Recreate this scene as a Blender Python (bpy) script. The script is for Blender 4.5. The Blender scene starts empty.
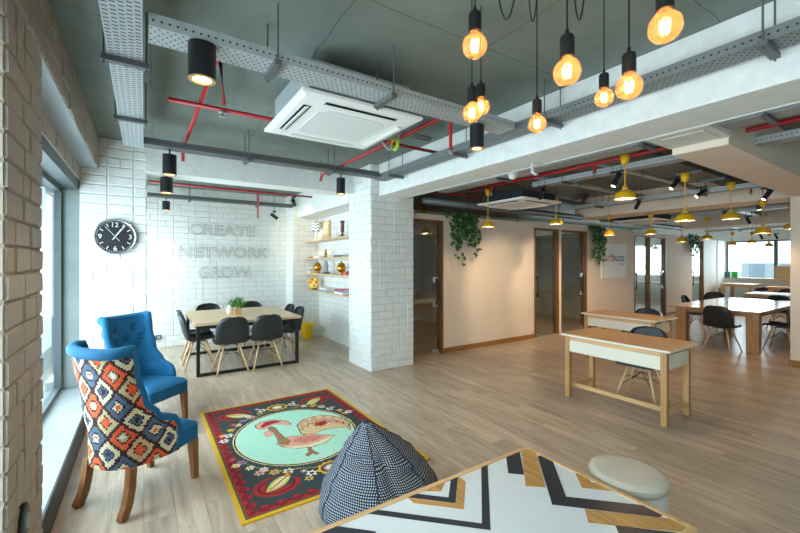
import bpy, bmesh, math, random
import numpy as np
from mathutils import Vector, Matrix
random.seed(7)
PI = math.pi
SC = bpy.context.scene
COL = SC.collection

# ------------------------------------------------------------------ materials
def lin(c):
    c = c / 255.0
    return c / 12.92 if c <= 0.04045 else ((c + 0.055) / 1.055) ** 2.4
def rgb(r, g, b):
    return (lin(r), lin(g), lin(b), 1.0)
def nt(name):
    m = bpy.data.materials.new(name)
    m.use_nodes = True
    t = m.node_tree
    b = t.nodes['Principled BSDF']
    return m, t, b
def link(t, a, b):
    t.links.new(a, b)
def simple(name, c, rough=0.5, metal=0.0, var=0.06, scale=12.0, bump=0.0, spec=0.5, coat=0.0):
    """plain surface with a faint procedural unevenness"""
    m, t, b = nt(name)
    b.inputs['Roughness'].default_value = rough
    b.inputs['Metallic'].default_value = metal
    b.inputs['Specular IOR Level'].default_value = spec
    if coat:
        b.inputs['Coat Weight'].default_value = coat
        b.inputs['Coat Roughness'].default_value = 0.08
    tc = t.nodes.new('ShaderNodeTexCoord')
    nz = t.nodes.new('ShaderNodeTexNoise')
    nz.inputs['Scale'].default_value = scale
    nz.inputs['Detail'].default_value = 4
    link(t, tc.outputs['Object'], nz.inputs['Vector'])
    cr = t.nodes.new('ShaderNodeValToRGB')
    k = 1 - var
    cr.color_ramp.elements[0].color = (c[0] * k, c[1] * k, c[2] * k, 1)
    cr.color_ramp.elements[1].color = (min(1, c[0] * (1 + var)), min(1, c[1] * (1 + var)), min(1, c[2] * (1 + var)), 1)
    cr.color_ramp.elements[0].position = 0.3
    cr.color_ramp.elements[1].position = 0.7
    link(t, nz.outputs['Fac'], cr.inputs['Fac'])
    link(t, cr.outputs['Color'], b.inputs['Base Color'])
    if bump:
        bp = t.nodes.new('ShaderNodeBump')
        bp.inputs['Strength'].default_value = bump
        bp.inputs['Distance'].default_value = 0.01
        link(t, nz.outputs['Fac'], bp.inputs['Height'])
        link(t, bp.outputs['Normal'], b.inputs['Normal'])
    return m
def wood(name, c1, c2, rough=0.45, axis=0, scale=3.0, stretch=14.0, coat=0.0):
    m, t, b = nt(name)
    tc = t.nodes.new('ShaderNodeTexCoord')
    mp = t.nodes.new('ShaderNodeMapping')
    s = [stretch, stretch, stretch]
    s[axis] = 1.0
    mp.inputs['Scale'].default_value = s
    nz = t.nodes.new('ShaderNodeTexNoise')
    nz.inputs['Scale'].default_value = scale
    nz.inputs['Detail'].default_value = 8
    nz.inputs['Roughness'].default_value = 0.6
    nz.inputs['Distortion'].default_value = 0.6
    link(t, tc.outputs['Object'], mp.inputs['Vector'])
    link(t, mp.outputs['Vector'], nz.inputs['Vector'])
    cr = t.nodes.new('ShaderNodeValToRGB')
    cr.color_ramp.elements[0].color = c1
    cr.color_ramp.elements[1].color = c2
    cr.color_ramp.elements[0].position = 0.32
    cr.color_ramp.elements[1].position = 0.68
    link(t, nz.outputs['Fac'], cr.inputs['Fac'])
    link(t, cr.outputs['Color'], b.inputs['Base Color'])
    b.inputs['Roughness'].default_value = rough
    if coat:
        b.inputs['Coat Weight'].default_value = coat
        b.inputs['Coat Roughness'].default_value = 0.06
    return m
def emit(name, c, s):
    m, t, b = nt(name)
    b.inputs['Base Color'].default_value = c
    b.inputs['Emission Color'].default_value = c
    b.inputs['Emission Strength'].default_value = s
    return m
def glassy(name, tint, gloss=0.1, rough=0.02, diffuse=0.0, dcol=None):
    """thin glass: tinted see-through sheet with a glossy skin, optional haze"""
    m = bpy.data.materials.new(name)
    m.use_nodes = True
    t = m.node_tree
    t.nodes.clear()
    out = t.nodes.new('ShaderNodeOutputMaterial')
    tr = t.nodes.new('ShaderNodeBsdfTransparent')
    tr.inputs['Color'].default_value = tint
    gl = t.nodes.new('ShaderNodeBsdfGlossy')
    gl.inputs['Roughness'].default_value = rough
    gl.inputs['Color'].default_value = (1, 1, 1, 1)
    mx = t.nodes.new('ShaderNodeMixShader')
    lw = t.nodes.new('ShaderNodeLayerWeight')
    lw.inputs['Blend'].default_value = 0.5
    pw = t.nodes.new('ShaderNodeMath')
    pw.operation = 'POWER'
    pw.inputs[1].default_value = 5.0
    link(t, lw.outputs['Facing'], pw.inputs[0])
    ad = t.nodes.new('ShaderNodeMath')
    ad.operation = 'MULTIPLY_ADD'
    ad.inputs[1].default_value = 0.9
    ad.inputs[2].default_value = gloss * .5 + .01
    ad.use_clamp = True
    link(t, pw.outputs['Value'], ad.inputs[0])
    link(t, ad.outputs['Value'], mx.inputs['Fac'])
    last = tr.outputs['BSDF']
    if diffuse:
        df = t.nodes.new('ShaderNodeBsdfTranslucent')
        df.inputs['Color'].default_value = dcol or tint
        m2 = t.nodes.new('ShaderNodeMixShader')
        m2.inputs['Fac'].default_value = diffuse
        link(t, tr.outputs['BSDF'], m2.inputs[1])
        link(t, df.outputs['BSDF'], m2.inputs[2])
        last = m2.outputs['Shader']
    link(t, last, mx.inputs[1])
    link(t, gl.outputs['BSDF'], mx.inputs[2])
    link(t, mx.outputs['Shader'], out.inputs['Surface'])
    return m

def mat_floor():
    m, t, b = nt('floor_planks')
    tc = t.nodes.new('ShaderNodeTexCoord')
    mp = t.nodes.new('ShaderNodeMapping')
    mp.inputs['Rotation'].default_value = (0, 0, PI / 2)
    link(t, tc.outputs['Object'], mp.inputs['Vector'])
    br = t.nodes.new('ShaderNodeTexBrick')
    br.offset = 0.37
    br.inputs['Color1'].default_value = (0, 0, 0, 1)
    br.inputs['Color2'].default_value = (1, 1, 1, 1)
    br.inputs['Mortar'].default_value = (0.5, 0.5, 0.5, 1)
    br.inputs['Scale'].default_value = 1.0
    br.inputs['Mortar Size'].default_value = 0.001
    br.inputs['Mortar Smooth'].default_value = 0.2
    br.inputs['Brick Width'].default_value = 1.2
    br.inputs['Row Height'].default_value = 0.17
    link(t, mp.outputs['Vector'], br.inputs['Vector'])
    m2 = t.nodes.new('ShaderNodeMapping')
    m2.inputs['Scale'].default_value = (6.5, 0.8, 1)
    link(t, tc.outputs['Object'], m2.inputs['Vector'])
    # shift the grain per plank
    ad = t.nodes.new('ShaderNodeVectorMath')
    ad.operation = 'MULTIPLY_ADD'
    ad.inputs[1].default_value = (9, 31, 0)
    link(t, br.outputs['Color'], ad.inputs[0])
    link(t, m2.outputs['Vector'], ad.inputs[2])
    nz = t.nodes.new('ShaderNodeTexNoise')
    nz.inputs['Scale'].default_value = 2.2
    nz.inputs['Detail'].default_value = 9
    nz.inputs['Roughness'].default_value = 0.62
    nz.inputs['Distortion'].default_value = 0.5
    link(t, ad.outputs['Vector'], nz.inputs['Vector'])
    cr = t.nodes.new('ShaderNodeValToRGB')
    e = cr.color_ramp.elements
    e[0].position = 0.25
    e[0].color = rgb(160, 138, 114)
    e[1].position = 0.72
    e[1].color = rgb(216, 198, 176)
    link(t, nz.outputs['Fac'], cr.inputs['Fac'])
    # per-plank tone
    mr = t.nodes.new('ShaderNodeMapRange')
    mr.inputs['To Min'].default_value = 0.80
    mr.inputs['To Max'].default_value = 1.06
    link(t, br.outputs['Color'], mr.inputs['Value'])
    mu = t.nodes.new('ShaderNodeVectorMath')
    mu.operation = 'SCALE'
    link(t, cr.outputs['Color'], mu.inputs[0])
    link(t, mr.outputs['Result'], mu.inputs['Scale'])
    mx = t.nodes.new('ShaderNodeMix')
    mx.data_type = 'RGBA'
    mx.inputs['B'].default_value = rgb(128, 110, 92)
    link(t, br.outputs['Fac'], mx.inputs['Factor'])
    link(t, mu.outputs['Vector'], mx.inputs['A'])
    link(t, mx.outputs['Result'], b.inputs['Base Color'])
    b.inputs['Roughness'].default_value = 0.30
    b.inputs['Specular IOR Level'].default_value = 0.45
    bp = t.nodes.new('ShaderNodeBump')
    bp.inputs['Strength'].default_value = 0.12
    bp.inputs['Distance'].default_value = 0.004
    link(t, nz.outputs['Fac'], bp.inputs['Height'])
    link(t, bp.outputs['Normal'], b.inputs['Normal'])
    return m

def mat_concrete(name, c1, c2, seams=True):
    m, t, b = nt(name)
    tc = t.nodes.new('ShaderNodeTexCoord')
    nz = t.nodes.new('ShaderNodeTexNoise')
    nz.inputs['Scale'].default_value = 1.1
    nz.inputs['Detail'].default_value = 10
    nz.inputs['Roughness'].default_value = 0.65
    link(t, tc.outputs['Object'], nz.inputs['Vector'])
    cr = t.nodes.new('ShaderNodeValToRGB')
    cr.color_ramp.elements[0].position = 0.3
    cr.color_ramp.elements[0].color = c1
    cr.color_ramp.elements[1].position = 0.7
    cr.color_ramp.elements[1].color = c2
    link(t, nz.outputs['Fac'], cr.inputs['Fac'])
    last = cr.outputs['Color']
    if seams:
        mp = t.nodes.new('ShaderNodeMapping')
        mp.inputs['Rotation'].default_value = (0, 0, 0.02)
        n2 = t.nodes.new('ShaderNodeTexNoise')
        n2.inputs['Scale'].default_value = 5.0
        n2.inputs['Detail'].default_value = 3
        link(t, tc.outputs['Object'], n2.inputs['Vector'])
        md = t.nodes.new('ShaderNodeVectorMath')
        md.operation = 'MULTIPLY_ADD'
        md.inputs[1].default_value = (0.05, 0.05, 0)
        link(t, n2.outputs['Color'], md.inputs[0])
        link(t, tc.outputs['Object'], md.inputs[2])
        link(t, md.outputs['Vector'], mp.inputs['Vector'])
        br = t.nodes.new('ShaderNodeTexBrick')
        br.inputs['Scale'].default_value = 1
        br.inputs['Brick Width'].default_value = 1.9
        br.inputs['Row Height'].default_value = 0.95
        br.inputs['Mortar Size'].default_value = 0.004
        link(t, mp.outputs['Vector'], br.inputs['Vector'])
        mx = t.nodes.new('ShaderNodeMix')
        mx.data_type = 'RGBA'
        mx.inputs['B'].default_value = (c1[0] * .5, c1[1] * .5, c1[2] * .5, 1)
        mu = t.nodes.new('ShaderNodeMath')
        mu.operation = 'MULTIPLY'
        mu.inputs[1].default_value = 0.75
        link(t, br.outputs['Fac'], mu.inputs[0])
        link(t, mu.outputs['Value'], mx.inputs['Factor'])
        link(t, last, mx.inputs['A'])
        last = mx.outputs['Result']
    link(t, last, b.inputs['Base Color'])
    b.inputs['Roughness'].default_value = 0.6
    bp = t.nodes.new('ShaderNodeBump')
    bp.inputs['Strength'].default_value = 0.25
    bp.inputs['Distance'].default_value = 0.02
    link(t, nz.outputs['Fac'], bp.inputs['Height'])
    link(t, bp.outputs['Normal'], b.inputs['Normal'])
    return m

def mat_check(name, ca, cb, n):
    """woven check laid out on the mesh's own UV"""
    m, t, b = nt(name)
    uv = t.nodes.new('ShaderNodeUVMap')
    mp = t.nodes.new('ShaderNodeMapping')
    mp.inputs['Scale'].default_value = (n, n, 1)
    link(t, uv.outputs['UV'], mp.inputs['Vector'])
    fr = t.nodes.new('ShaderNodeVectorMath')
    fr.operation = 'FRACTION'
    link(t, mp.outputs['Vector'], fr.inputs[0])
    sp = t.nodes.new('ShaderNodeSeparateXYZ')
    link(t, fr.outputs['Vector'], sp.inputs['Vector'])
    gs = []
    for ax in ('X', 'Y'):
        g = t.nodes.new('ShaderNodeMath')
        g.operation = 'GREATER_THAN'
        g.inputs[1].default_value = 0.50
        link(t, sp.outputs[ax], g.inputs[0])
        gs.append(g)
    mu = t.nodes.new('ShaderNodeMath')
    mu.operation = 'MULTIPLY'
    link(t, gs[0].outputs[0], mu.inputs[0])
    link(t, gs[1].outputs[0], mu.inputs[1])
    mx = t.nodes.new('ShaderNodeMix')
    mx.data_type = 'RGBA'
    mx.inputs['A'].default_value = ca
    mx.inputs['B'].default_value = cb
    link(t, mu.outputs['Value'], mx.inputs['Factor'])
    link(t, mx.outputs['Result'], b.inputs['Base Color'])
    b.inputs['Roughness'].default_value = 0.8
    return m

def mat_attr(name, rough=0.95):
    m, t, b = nt(name)
    a = t.nodes.new('ShaderNodeAttribute')
    a.attribute_name = 'dye'
    nz = t.nodes.new('ShaderNodeTexNoise')
    nz.inputs['Scale'].default_value = 160
    tc = t.nodes.new('ShaderNodeTexCoord')
    link(t, tc.outputs['Object'], nz.inputs['Vector'])
    link(t, a.outputs['Color'], b.inputs['Base Color'])
    bp = t.nodes.new('ShaderNodeBump')
    bp.inputs['Strength'].default_value = 0.4
    bp.inputs['Distance'].default_value = 0.004
    link(t, nz.outputs['Fac'], bp.inputs['Height'])
    link(t, bp.outputs['Normal'], b.inputs['Normal'])
    b.inputs['Roughness'].default_value = rough
    b.inputs['Specular IOR Level'].default_value = 0.2
    return m

M = dict(
    floor=mat_floor(),
    slab=mat_concrete('ceiling_concrete', rgb(104, 113, 106), rgb(132, 141, 133)),
    plaster=mat_concrete('grey_plaster', rgb(118, 130, 128), rgb(144, 156, 153), seams=False),
    sill=mat_concrete('sill_stone', rgb(146, 154, 157), rgb(176, 184, 186), seams=False),
    white=simple('white_paint', rgb(232, 233, 228), 0.6, bump=0.05),
    brick=simple('painted_brick', rgb(233, 233, 228), 0.55, var=0.05, scale=18, bump=0.35),
    brickshade=simple('shade_toned_brick', rgb(170, 156, 140), 0.6, var=0.05, scale=18, bump=0.35),  # white painted brick darkened: the dim warm shade is put into its colour
    mortarshade=simple('shade_toned_mortar', rgb(150, 136, 120), 0.8),  # mortar tinted darker for the same shade
    mortar=simple('painted_mortar', rgb(212, 212, 207), 0.8),
    cream=simple('cream_paint', rgb(236, 218, 198), 0.7, var=0.02, scale=3),
    dark=simple('dark_metal', rgb(30, 32, 34), 0.45),
    frame=simple('window_frame', rgb(88, 98, 100), 0.5),
    black=simple('black_paint', rgb(22, 23, 24), 0.42),
    galv=simple('galvanised_steel', rgb(178, 184, 185), 0.45, metal=0.3, var=0.08, scale=30),
    galvmid=simple('mid_grey_steel', rgb(132, 136, 135), 0.48, metal=0.4),  # even mid grey, darker than the galvanised steel
    galvdark=simple('dull_steel', rgb(110, 114, 114), 0.5, metal=0.5),
    hole=simple('punched_hole', rgb(38, 42, 44), 0.9),
    red=simple('red_pipe', rgb(178, 30, 36), 0.4),
    acwhite=simple('air_unit_plastic', rgb(238, 238, 233), 0.45, var=0.01),
    acgrey=simple('air_unit_grille', rgb(222, 224, 220), 0.5, var=0.01),
    yellow=simple('yellow_enamel', rgb(222, 168, 14), 0.35, var=0.03),
    yellowbin=simple('yellow_plastic', rgb(244, 200, 20), 0.4, var=0.03),
    copper=simple('copper_ring', rgb(214, 170, 112), 0.35, metal=0.3),
    lamp=emit('lamp_warm', (1.0, 0.78, 0.48, 1), 14.0),
    spotglow=emit('lamp_spot', (1.0, 0.86, 0.66, 1), 10.0),
    filament=emit('filament', (1.0, 0.70, 0.38, 1), 26.0),
    amber=glassy('amber_glass', (1.0, 0.74, 0.48, 1), 0.10, 0.03, 0.20, (1.0, 0.52, 0.22, 1)),
    glass=glassy('door_glass', (0.84, 0.87, 0.85, 1), 0.16),
    winglass=glassy('window_glass', (0.86, 0.94, 0.97, 1), 0.03),
    chrome=simple('chrome', rgb(205, 212, 216), 0.22, metal=0.9, var=0.02),
    oak=wood('oak', rgb(210, 162, 110), rgb(234, 194, 144), 0.42),
    oaky=wood('oak_along', rgb(210, 162, 110), rgb(234, 194, 144), 0.42, axis=1),
    oakz=wood('oak_upright', rgb(176, 126, 76), rgb(208, 160, 106), 0.45, axis=2),
    leg=wood('beech', rgb(212, 170, 124), rgb(232, 196, 152), 0.5, axis=2, scale=6),
    darkleg=wood('walnut_leg', rgb(118, 74, 38), rgb(160, 106, 58), 0.4, axis=2, scale=6),
    timber=wood('timber_trim', rgb(140, 92, 44), rgb(178, 122, 62), 0.4),
    timberz=wood('timber_frame', rgb(112, 72, 36), rgb(146, 98, 52), 0.4, axis=2),
    dtop=wood('pale_oak_top', rgb(206, 172, 128), rgb(226, 196, 154), 0.35),
    bigtop=wood('lacquered_oak', rgb(172, 124, 76), rgb(202, 154, 102), 0.16, coat=0.5, axis=0),
    bigleg=wood('lacquered_leg', rgb(172, 124, 76), rgb(202, 154, 102), 0.35, axis=2),
    laminate=simple('white_laminate', rgb(238, 229, 208), 0.4, var=0.01),
    shell=simple('black_shell', rgb(40, 43, 46), 0.36, var=0.05),
    blue=simple('blue_velvet', rgb(12, 104, 150), 0.8, var=0.10, scale=20, bump=0.1),
    tilew=simple('white_inlay', rgb(228, 232, 232), 0.22, var=0.015, coat=0.3),
    tileb=simple('black_inlay', rgb(48, 52, 58), 0.3, var=0.25, scale=60),
    tilewood=wood('wood_inlay', rgb(176, 126, 66), rgb(214, 166, 100), 0.3, axis=1, scale=4, stretch=10, coat=0.3),
    check=mat_check('navy_check', rgb(16, 24, 44), rgb(184, 193, 200), 1.0),
    leather=simple('beige_leather', rgb(206, 196, 178), 0.5, var=0.05, bump=0.1),
    leaf=simple('ivy_leaf', rgb(46, 96, 34), 0.45, var=0.45, scale=9),
    leaf2=simple('fresh_leaf', rgb(88, 160, 44), 0.5, var=0.3, scale=20),
    stem=simple('stem', rgb(78, 84, 40), 0.6),
    terracotta=simple('pot_wood', rgb(206, 164, 110), 0.6),
    ceramic=simple('white_ceramic', rgb(238, 238, 236), 0.25, var=0.01),
    gold=simple('gold_glaze', rgb(196, 140, 44), 0.22, metal=0.8, var=0.15),
    orange=simple('cloth_orange', rgb(238, 98, 52), 0.9),
    creamcl=simple('cloth_cream', rgb(226, 214, 178), 0.9),
    slate=simple('cloth_slate', rgb(84, 104, 128), 0.9),
    maroon=simple('cloth_maroon', rgb(64, 34, 40), 0.9),
    navy=simple('cloth_navy', rgb(28, 40, 62), 0.9),
    tan=simple('cloth_tan', rgb(206, 186, 140), 0.9),
    rugdye=mat_attr('rug_wool'),
    paper=simple('paper_board', rgb(238, 238, 236), 0.6, var=0.01),
    pink=simple('pink_paper', rgb(222, 96, 120), 0.6),
    greybook=simple('grey_cover', rgb(150, 160, 166), 0.5),
    greenbox=simple('green_plastic', rgb(24, 190, 60), 0.5),
    tealbox=simple('teal_plastic', rgb(60, 130, 110), 0.5),
    kraft=simple('kraft_card', rgb(206, 180, 140), 0.7),
    darkred=simple('oxblood', rgb(110, 40, 36), 0.4),
    cableg=simple('green_wire', rgb(168, 200, 40), 0.5),
    conduit=simple('grey_conduit', rgb(150, 154, 156), 0.5),
    wire=simple('wire_letter', rgb(168, 168, 160), 0.5, metal=0.2),
    signred=simple('sign_red', rgb(226, 150, 148), 0.6),
    signgrey=simple('sign_grey', rgb(128, 132, 138), 0.6),
    facade=simple('pale_facade', rgb(236, 237, 236), 0.9),
    facadewin=simple('facade_window', rgb(188, 196, 204), 0.4),
    ground=simple('street_ground', rgb(150, 152, 150), 0.9),
)

# ------------------------------------------------------------------ mesh builder
class MB:
    def __init__(s):
        s.v, s.f, s.m = [], [], []
    def add(s, vs, fs, mi=0):
        o = len(s.v)
        s.v += [tuple(p) for p in vs]
        for q in fs:
            s.f.append(tuple(o + i for i in q))
            s.m.append(mi)
        return s
    def box(s, x0, x1, y0, y1, z0, z1, mi=0):
        vs = [(x0, y0, z0), (x1, y0, z0), (x1, y1, z0), (x0, y1, z0), (x0, y0, z1), (x1, y0, z1), (x1, y1, z1), (x0, y1, z1)]
        return s.add(vs, [(3, 2, 1, 0), (4, 5, 6, 7), (0, 1, 5, 4), (1, 2, 6, 5), (2, 3, 7, 6), (3, 0, 4, 7)], mi)
    def bar(s, a, b, w0, d0=None, w1=None, d1=None, mi=0, up=(0, 0, 1)):
        """square bar from a to b, section w x d, may taper"""
        a, b = Vector(a), Vector(b)
        d0 = d0 or w0
        w1 = w0 if w1 is None else w1
        d1 = d0 if d1 is None else d1
        t = (b - a).normalized()
        u = Vector(up)
        if abs(t.dot(u)) > 0.9:
            u = Vector((0, 1, 0))
        sx = t.cross(u).normalized()
        sy = sx.cross(t).normalized()
        vs = []
        for p, w, d in ((a, w0, d0), (b, w1, d1)):
            for i, j in ((-1, -1), (1, -1), (1, 1), (-1, 1)):
                vs.append(p + sx * (i * w / 2) + sy * (j * d / 2))
        return s.add(vs, [(0, 1, 2, 3), (7, 6, 5, 4), (4, 5, 1, 0), (5, 6, 2, 1), (6, 7, 3, 2), (7, 4, 0, 3)], mi)
    def tube(s, pts, r, n=8, mi=0, closed=False, cap=True):
        pts = [Vector(p) for p in pts]
        k = len(pts)
        rs = r if isinstance(r, (list, tuple)) else [r] * k
        o = len(s.v)
        ref = None
        for i, p in enumerate(pts):
            if closed:
                t = (pts[(i + 1) % k] - pts[i - 1]).normalized()
            else:
                t = (pts[min(i + 1, k - 1)] - pts[max(i - 1, 0)]).normalized()
            if ref is None:
                ref = Vector((0, 0, 1)) if abs(t.z) < 0.9 else Vector((1, 0, 0))
            sx = t.cross(ref)
            if sx.length < 1e-5:
                sx = t.orthogonal()
            sx.normalize()
            sy = t.cross(sx).normalized()
            ref = sx.cross(t)
            for j in range(n):
                a = 2 * PI * j / n
                s.v.append(tuple(p + (sx * math.cos(a) + sy * math.sin(a)) * rs[i]))
        for i in range(k if closed else k - 1):
            for j in range(n):
                i2 = (i + 1) % k
                s.f.append((o + i * n + j, o + i * n + (j + 1) % n, o + i2 * n + (j + 1) % n, o + i2 * n + j))
                s.m.append(mi)
        if cap and not closed:
            s.f.append(tuple(o + j for j in reversed(range(n))))
            s.m.append(mi)
            s.f.append(tuple(o + (k - 1) * n + j for j in range(n)))
            s.m.append(mi)
        return s
    def lathe(s, prof, c=(0, 0, 0), n=20, mi=0, axis=None, cap=True):
        """profile of (radius, height) about a vertical line (or about `axis`) through c"""
        c = Vector(c)
        o = len(s.v)
        R = Matrix.Identity(3)
        if axis is not None:
            R = Vector((0, 0, 1)).rotation_difference(Vector(axis)).to_matrix()
        for r, z in prof:
            for j in range(n):
                a = 2 * PI * j / n
                s.v.append(tuple(c + R @ Vector((max(r, 1e-4) * math.cos(a), max(r, 1e-4) * math.sin(a), z))))
        for i in range(len(prof) - 1):
            for j in range(n):
                s.f.append((o + i * n + j, o + i * n + (j + 1) % n, o + (i + 1) * n + (j + 1) % n, o + (i + 1) * n + j))
                s.m.append(mi)
        if not cap:
            return s
        s.f.append(tuple(o + j for j in reversed(range(n))))
        s.m.append(mi)
        s.f.append(tuple(o + (len(prof) - 1) * n + j for j in range(n)))
        s.m.append(mi)
        return s
    def prism(s, poly, z0, z1, mi=0, fn=None):
        """polygon (x, y) pulled from z0 to z1; fn maps each point on"""
        n = len(poly)
        ar = sum(poly[i][0] * poly[(i + 1) % n][1] - poly[(i + 1) % n][0] * poly[i][1] for i in range(n))
        if ar < 0:
            poly = poly[::-1]
        fn = fn or (lambda x, y, z: (x, y, z))
        vs = [fn(x, y, z0) for x, y in poly] + [fn(x, y, z1) for x, y in poly]
        fs = [tuple(reversed(range(n))), tuple(range(n, 2 * n))]
        fs += [(i, (i + 1) % n, n + (i + 1) % n, n + i) for i in range(n)]
        return s.add(vs, fs, mi)
    def ball(s, c, r, n=12, mi=0, sz=1.0):
        k = max(4, n // 2)
        prof = [(r * math.sin(PI * i / k), -r * sz * math.cos(PI * i / k)) for i in range(k + 1)]
        return s.lathe(prof, c, n, mi)
    def grid(s, fn, nu, nv, mi=None, flip=False):
        """fn(u, v) with u, v in 0..1; mi may be a function of (i, j)"""
        o = len(s.v)
        for j in range(nv + 1):
            for i in range(nu + 1):
                s.v.append(tuple(fn(i / nu, j / nv)))
        for j in range(nv):
            for i in range(nu):
                a = o + j * (nu + 1) + i
                q = (a, a + 1, a + nu + 2, a + nu + 1)
                s.f.append(q[::-1] if flip else q)
                s.m.append(mi(i, j) if callable(mi) else (mi or 0))
        return s
    def build(s, name, mats, parent=None, smooth=False, bevel=0, origin=None, world=False, seg=2, angle=None):
        me = bpy.data.meshes.new(name)
        off = Vector((0, 0, 0))
        if origin is not None:
            off = Vector(origin)
        elif world and parent is not None:
            off = parent_world(parent)
        vs = [(x - off[0], y - off[1], z - off[2]) for x, y, z in s.v]
        me.from_pydata(vs, [], s.f)
        if not isinstance(mats, (list, tuple)):
            mats = [mats]
        for mm in mats:
            me.materials.append(M[mm] if isinstance(mm, str) else mm)
        me.polygons.foreach_set('material_index', s.m)
        if smooth:
            me.polygons.foreach_set('use_smooth', [True] * len(me.polygons))
        me.update()
        if angle is not None:
            me.polygons.foreach_set('use_smooth', [True] * len(me.polygons))
            me.set_sharp_from_angle(angle=math.radians(angle))
        o = bpy.data.objects.new(name, me)
        COL.objects.link(o)
        if origin is not None:
            o.location = origin
        if parent is not None:
            o.parent = parent
        if bevel:
            b = o.modifiers.new('soft_edge', 'BEVEL')
            b.width = bevel
            b.segments = seg
            b.limit_method = 'ANGLE'
            b.angle_limit = math.radians(40)
        return o
def parent_world(p):
    off = Vector((0, 0, 0))
    while p is not None:
        off += p.location
        p = p.parent
    return off
def tag(o, label=None, cat=None, group=None, kind=None):
    if label:
        o['label'] = label
    if cat:
        o['category'] = cat
    if group:
        o['group'] = group
    if kind:
        o['kind'] = kind
    return o
def thing(name, label, cat, loc=(0, 0, 0), rz=0.0, group=None):
    o = bpy.data.objects.new(name, None)
    o.empty_display_size = 0.1
    COL.objects.link(o)
    o.location = loc
    o.rotation_euler = (0, 0, rz)
    return tag(o, label, cat, group)
def struct(name, mb, mats, parent=None, label=None, **k):
    o = mb.build(name, mats, parent, **k)
    if parent is None:
        o['kind'] = 'structure'
        if label:
            o['label'] = label
    return o
def copy_tree(o, parent=None):
    c = o.copy()
    COL.objects.link(c)
    c.parent = parent
    for ch in list(o.children):
        copy_tree(ch, c)
    return c
def dup(src, label, loc, rz=0.0):
    c = copy_tree(src)
    c['label'] = label
    c.location = loc
    c.rotation_euler = (0, 0, rz)
    return c
def face(fx, fy):
    return math.atan2(fy, fx) - PI / 2
def text_data(s, size=1.0, extrude=0.0, wire=0.0, res=3):
    cu = bpy.data.curves.new('t', 'FONT')
    cu.body = s
    cu.size = size
    cu.resolution_u = res
    cu.align_x = 'LEFT'
    if wire:
        cu.fill_mode = 'NONE'
        cu.bevel_depth = wire
        cu.bevel_resolution = 0
    else:
        cu.extrude = extrude
    o = bpy.data.objects.new('t', cu)
    COL.objects.link(o)
    bpy.context.view_layer.update()
    dg = bpy.context.evaluated_depsgraph_get()
    me = bpy.data.meshes.new_from_object(o.evaluated_get(dg))
    vs = [tuple(v.co) for v in me.vertices]
    fs = [tuple(p.vertices) for p in me.polygons]
    bpy.data.objects.remove(o)
    bpy.data.curves.remove(cu)
    bpy.data.meshes.remove(me)
    return vs, fs

CEIL = 3.03
# ================================================================== SETTING
struct('floor', MB().box(-1.2, 19.0, -6.2, 12.5, -0.12, 0.0), 'floor')
struct('ceiling', MB().box(-1.2, 19.0, -6.2, 12.5, CEIL, CEIL + 0.2), 'slab')

def brick_face(mb, o, u, v, n, W, Hh, bw=0.25, bh=0.11, gap=0.010, dep=0.009):
    """courses of hand-painted bricks on a W x Hh face; o corner, u/v/n unit axes"""
    o, u, v, n = Vector(o), Vector(u), Vector(v), Vector(n)
    flip = u.cross(v).dot(n) < 0
    rows = max(1, round(Hh / bh))
    rh = Hh / rows
    for r in range(rows):
        x = -(bw * random.uniform(0.2, 0.3) if r % 2 else 0)
        first = True
        if r % 2:
            x = -bw * 0.5
        while x < W - 0.01:
            w = bw * (0.5 if (random.random() < 0.33) else 1.0)
            a, b = max(x, 0), min(x + w, W)
            x += w
            if b - a < 0.03:
                continue
            d = dep + random.uniform(-0.003, 0.004)
            g = gap / 2
            j = lambda: random.uniform(-0.006, 0.006)
            a0, b0 = (a if a == 0 else a + g), (b if b == W else b - g)
            z0, z1 = r * rh + g, (r + 1) * rh - g
            e = 0.006
            base = [(a0, z0), (b0, z0), (b0, z1), (a0, z1)]
            ea = 0.002 if a == 0 else e
            eb = 0.002 if b == W else e
            top = [(a0 + ea, z0 + e + j()), (b0 - eb, z0 + e + j()), (b0 - eb, z1 - e + j()), (a0 + ea, z1 - e + j())]
            vs = [o + u * p + v * q for p, q in base] + [o + u * p + v * q + n * (d + random.uniform(-.002, .002)) for p, q in top]
            fs = [(4, 5, 6, 7), (0, 1, 5, 4), (1, 2, 6, 5), (2, 3, 7, 6), (3, 0, 4, 7)]
            if flip:
                fs = [f[::-1] for f in fs]
            mb.add(vs, fs, 0)
def brick_box(name, x0, x1, y0, y1, z0, z1, faces, label, mats=('brick', 'mortar')):
    mb = MB()
    mb.box(x0, x1, y0, y1, z0, z1, 1)
    if '-y' in faces:
        brick_face(mb, (x0, y0, z0), (1, 0, 0), (0, 0, 1), (0, -1, 0), x1 - x0, z1 - z0)
    if '+x' in faces:
        brick_face(mb, (x1, y0, z0), (0, 1, 0), (0, 0, 1), (1, 0, 0), y1 - y0, z1 - z0)
    if '-x' in faces:
        brick_face(mb, (x0, y0, z0), (0, 1, 0), (0, 0, 1), (-1, 0, 0), y1 - y0, z1 - z0)
    return struct(name, mb, list(mats), label=label)

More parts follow.
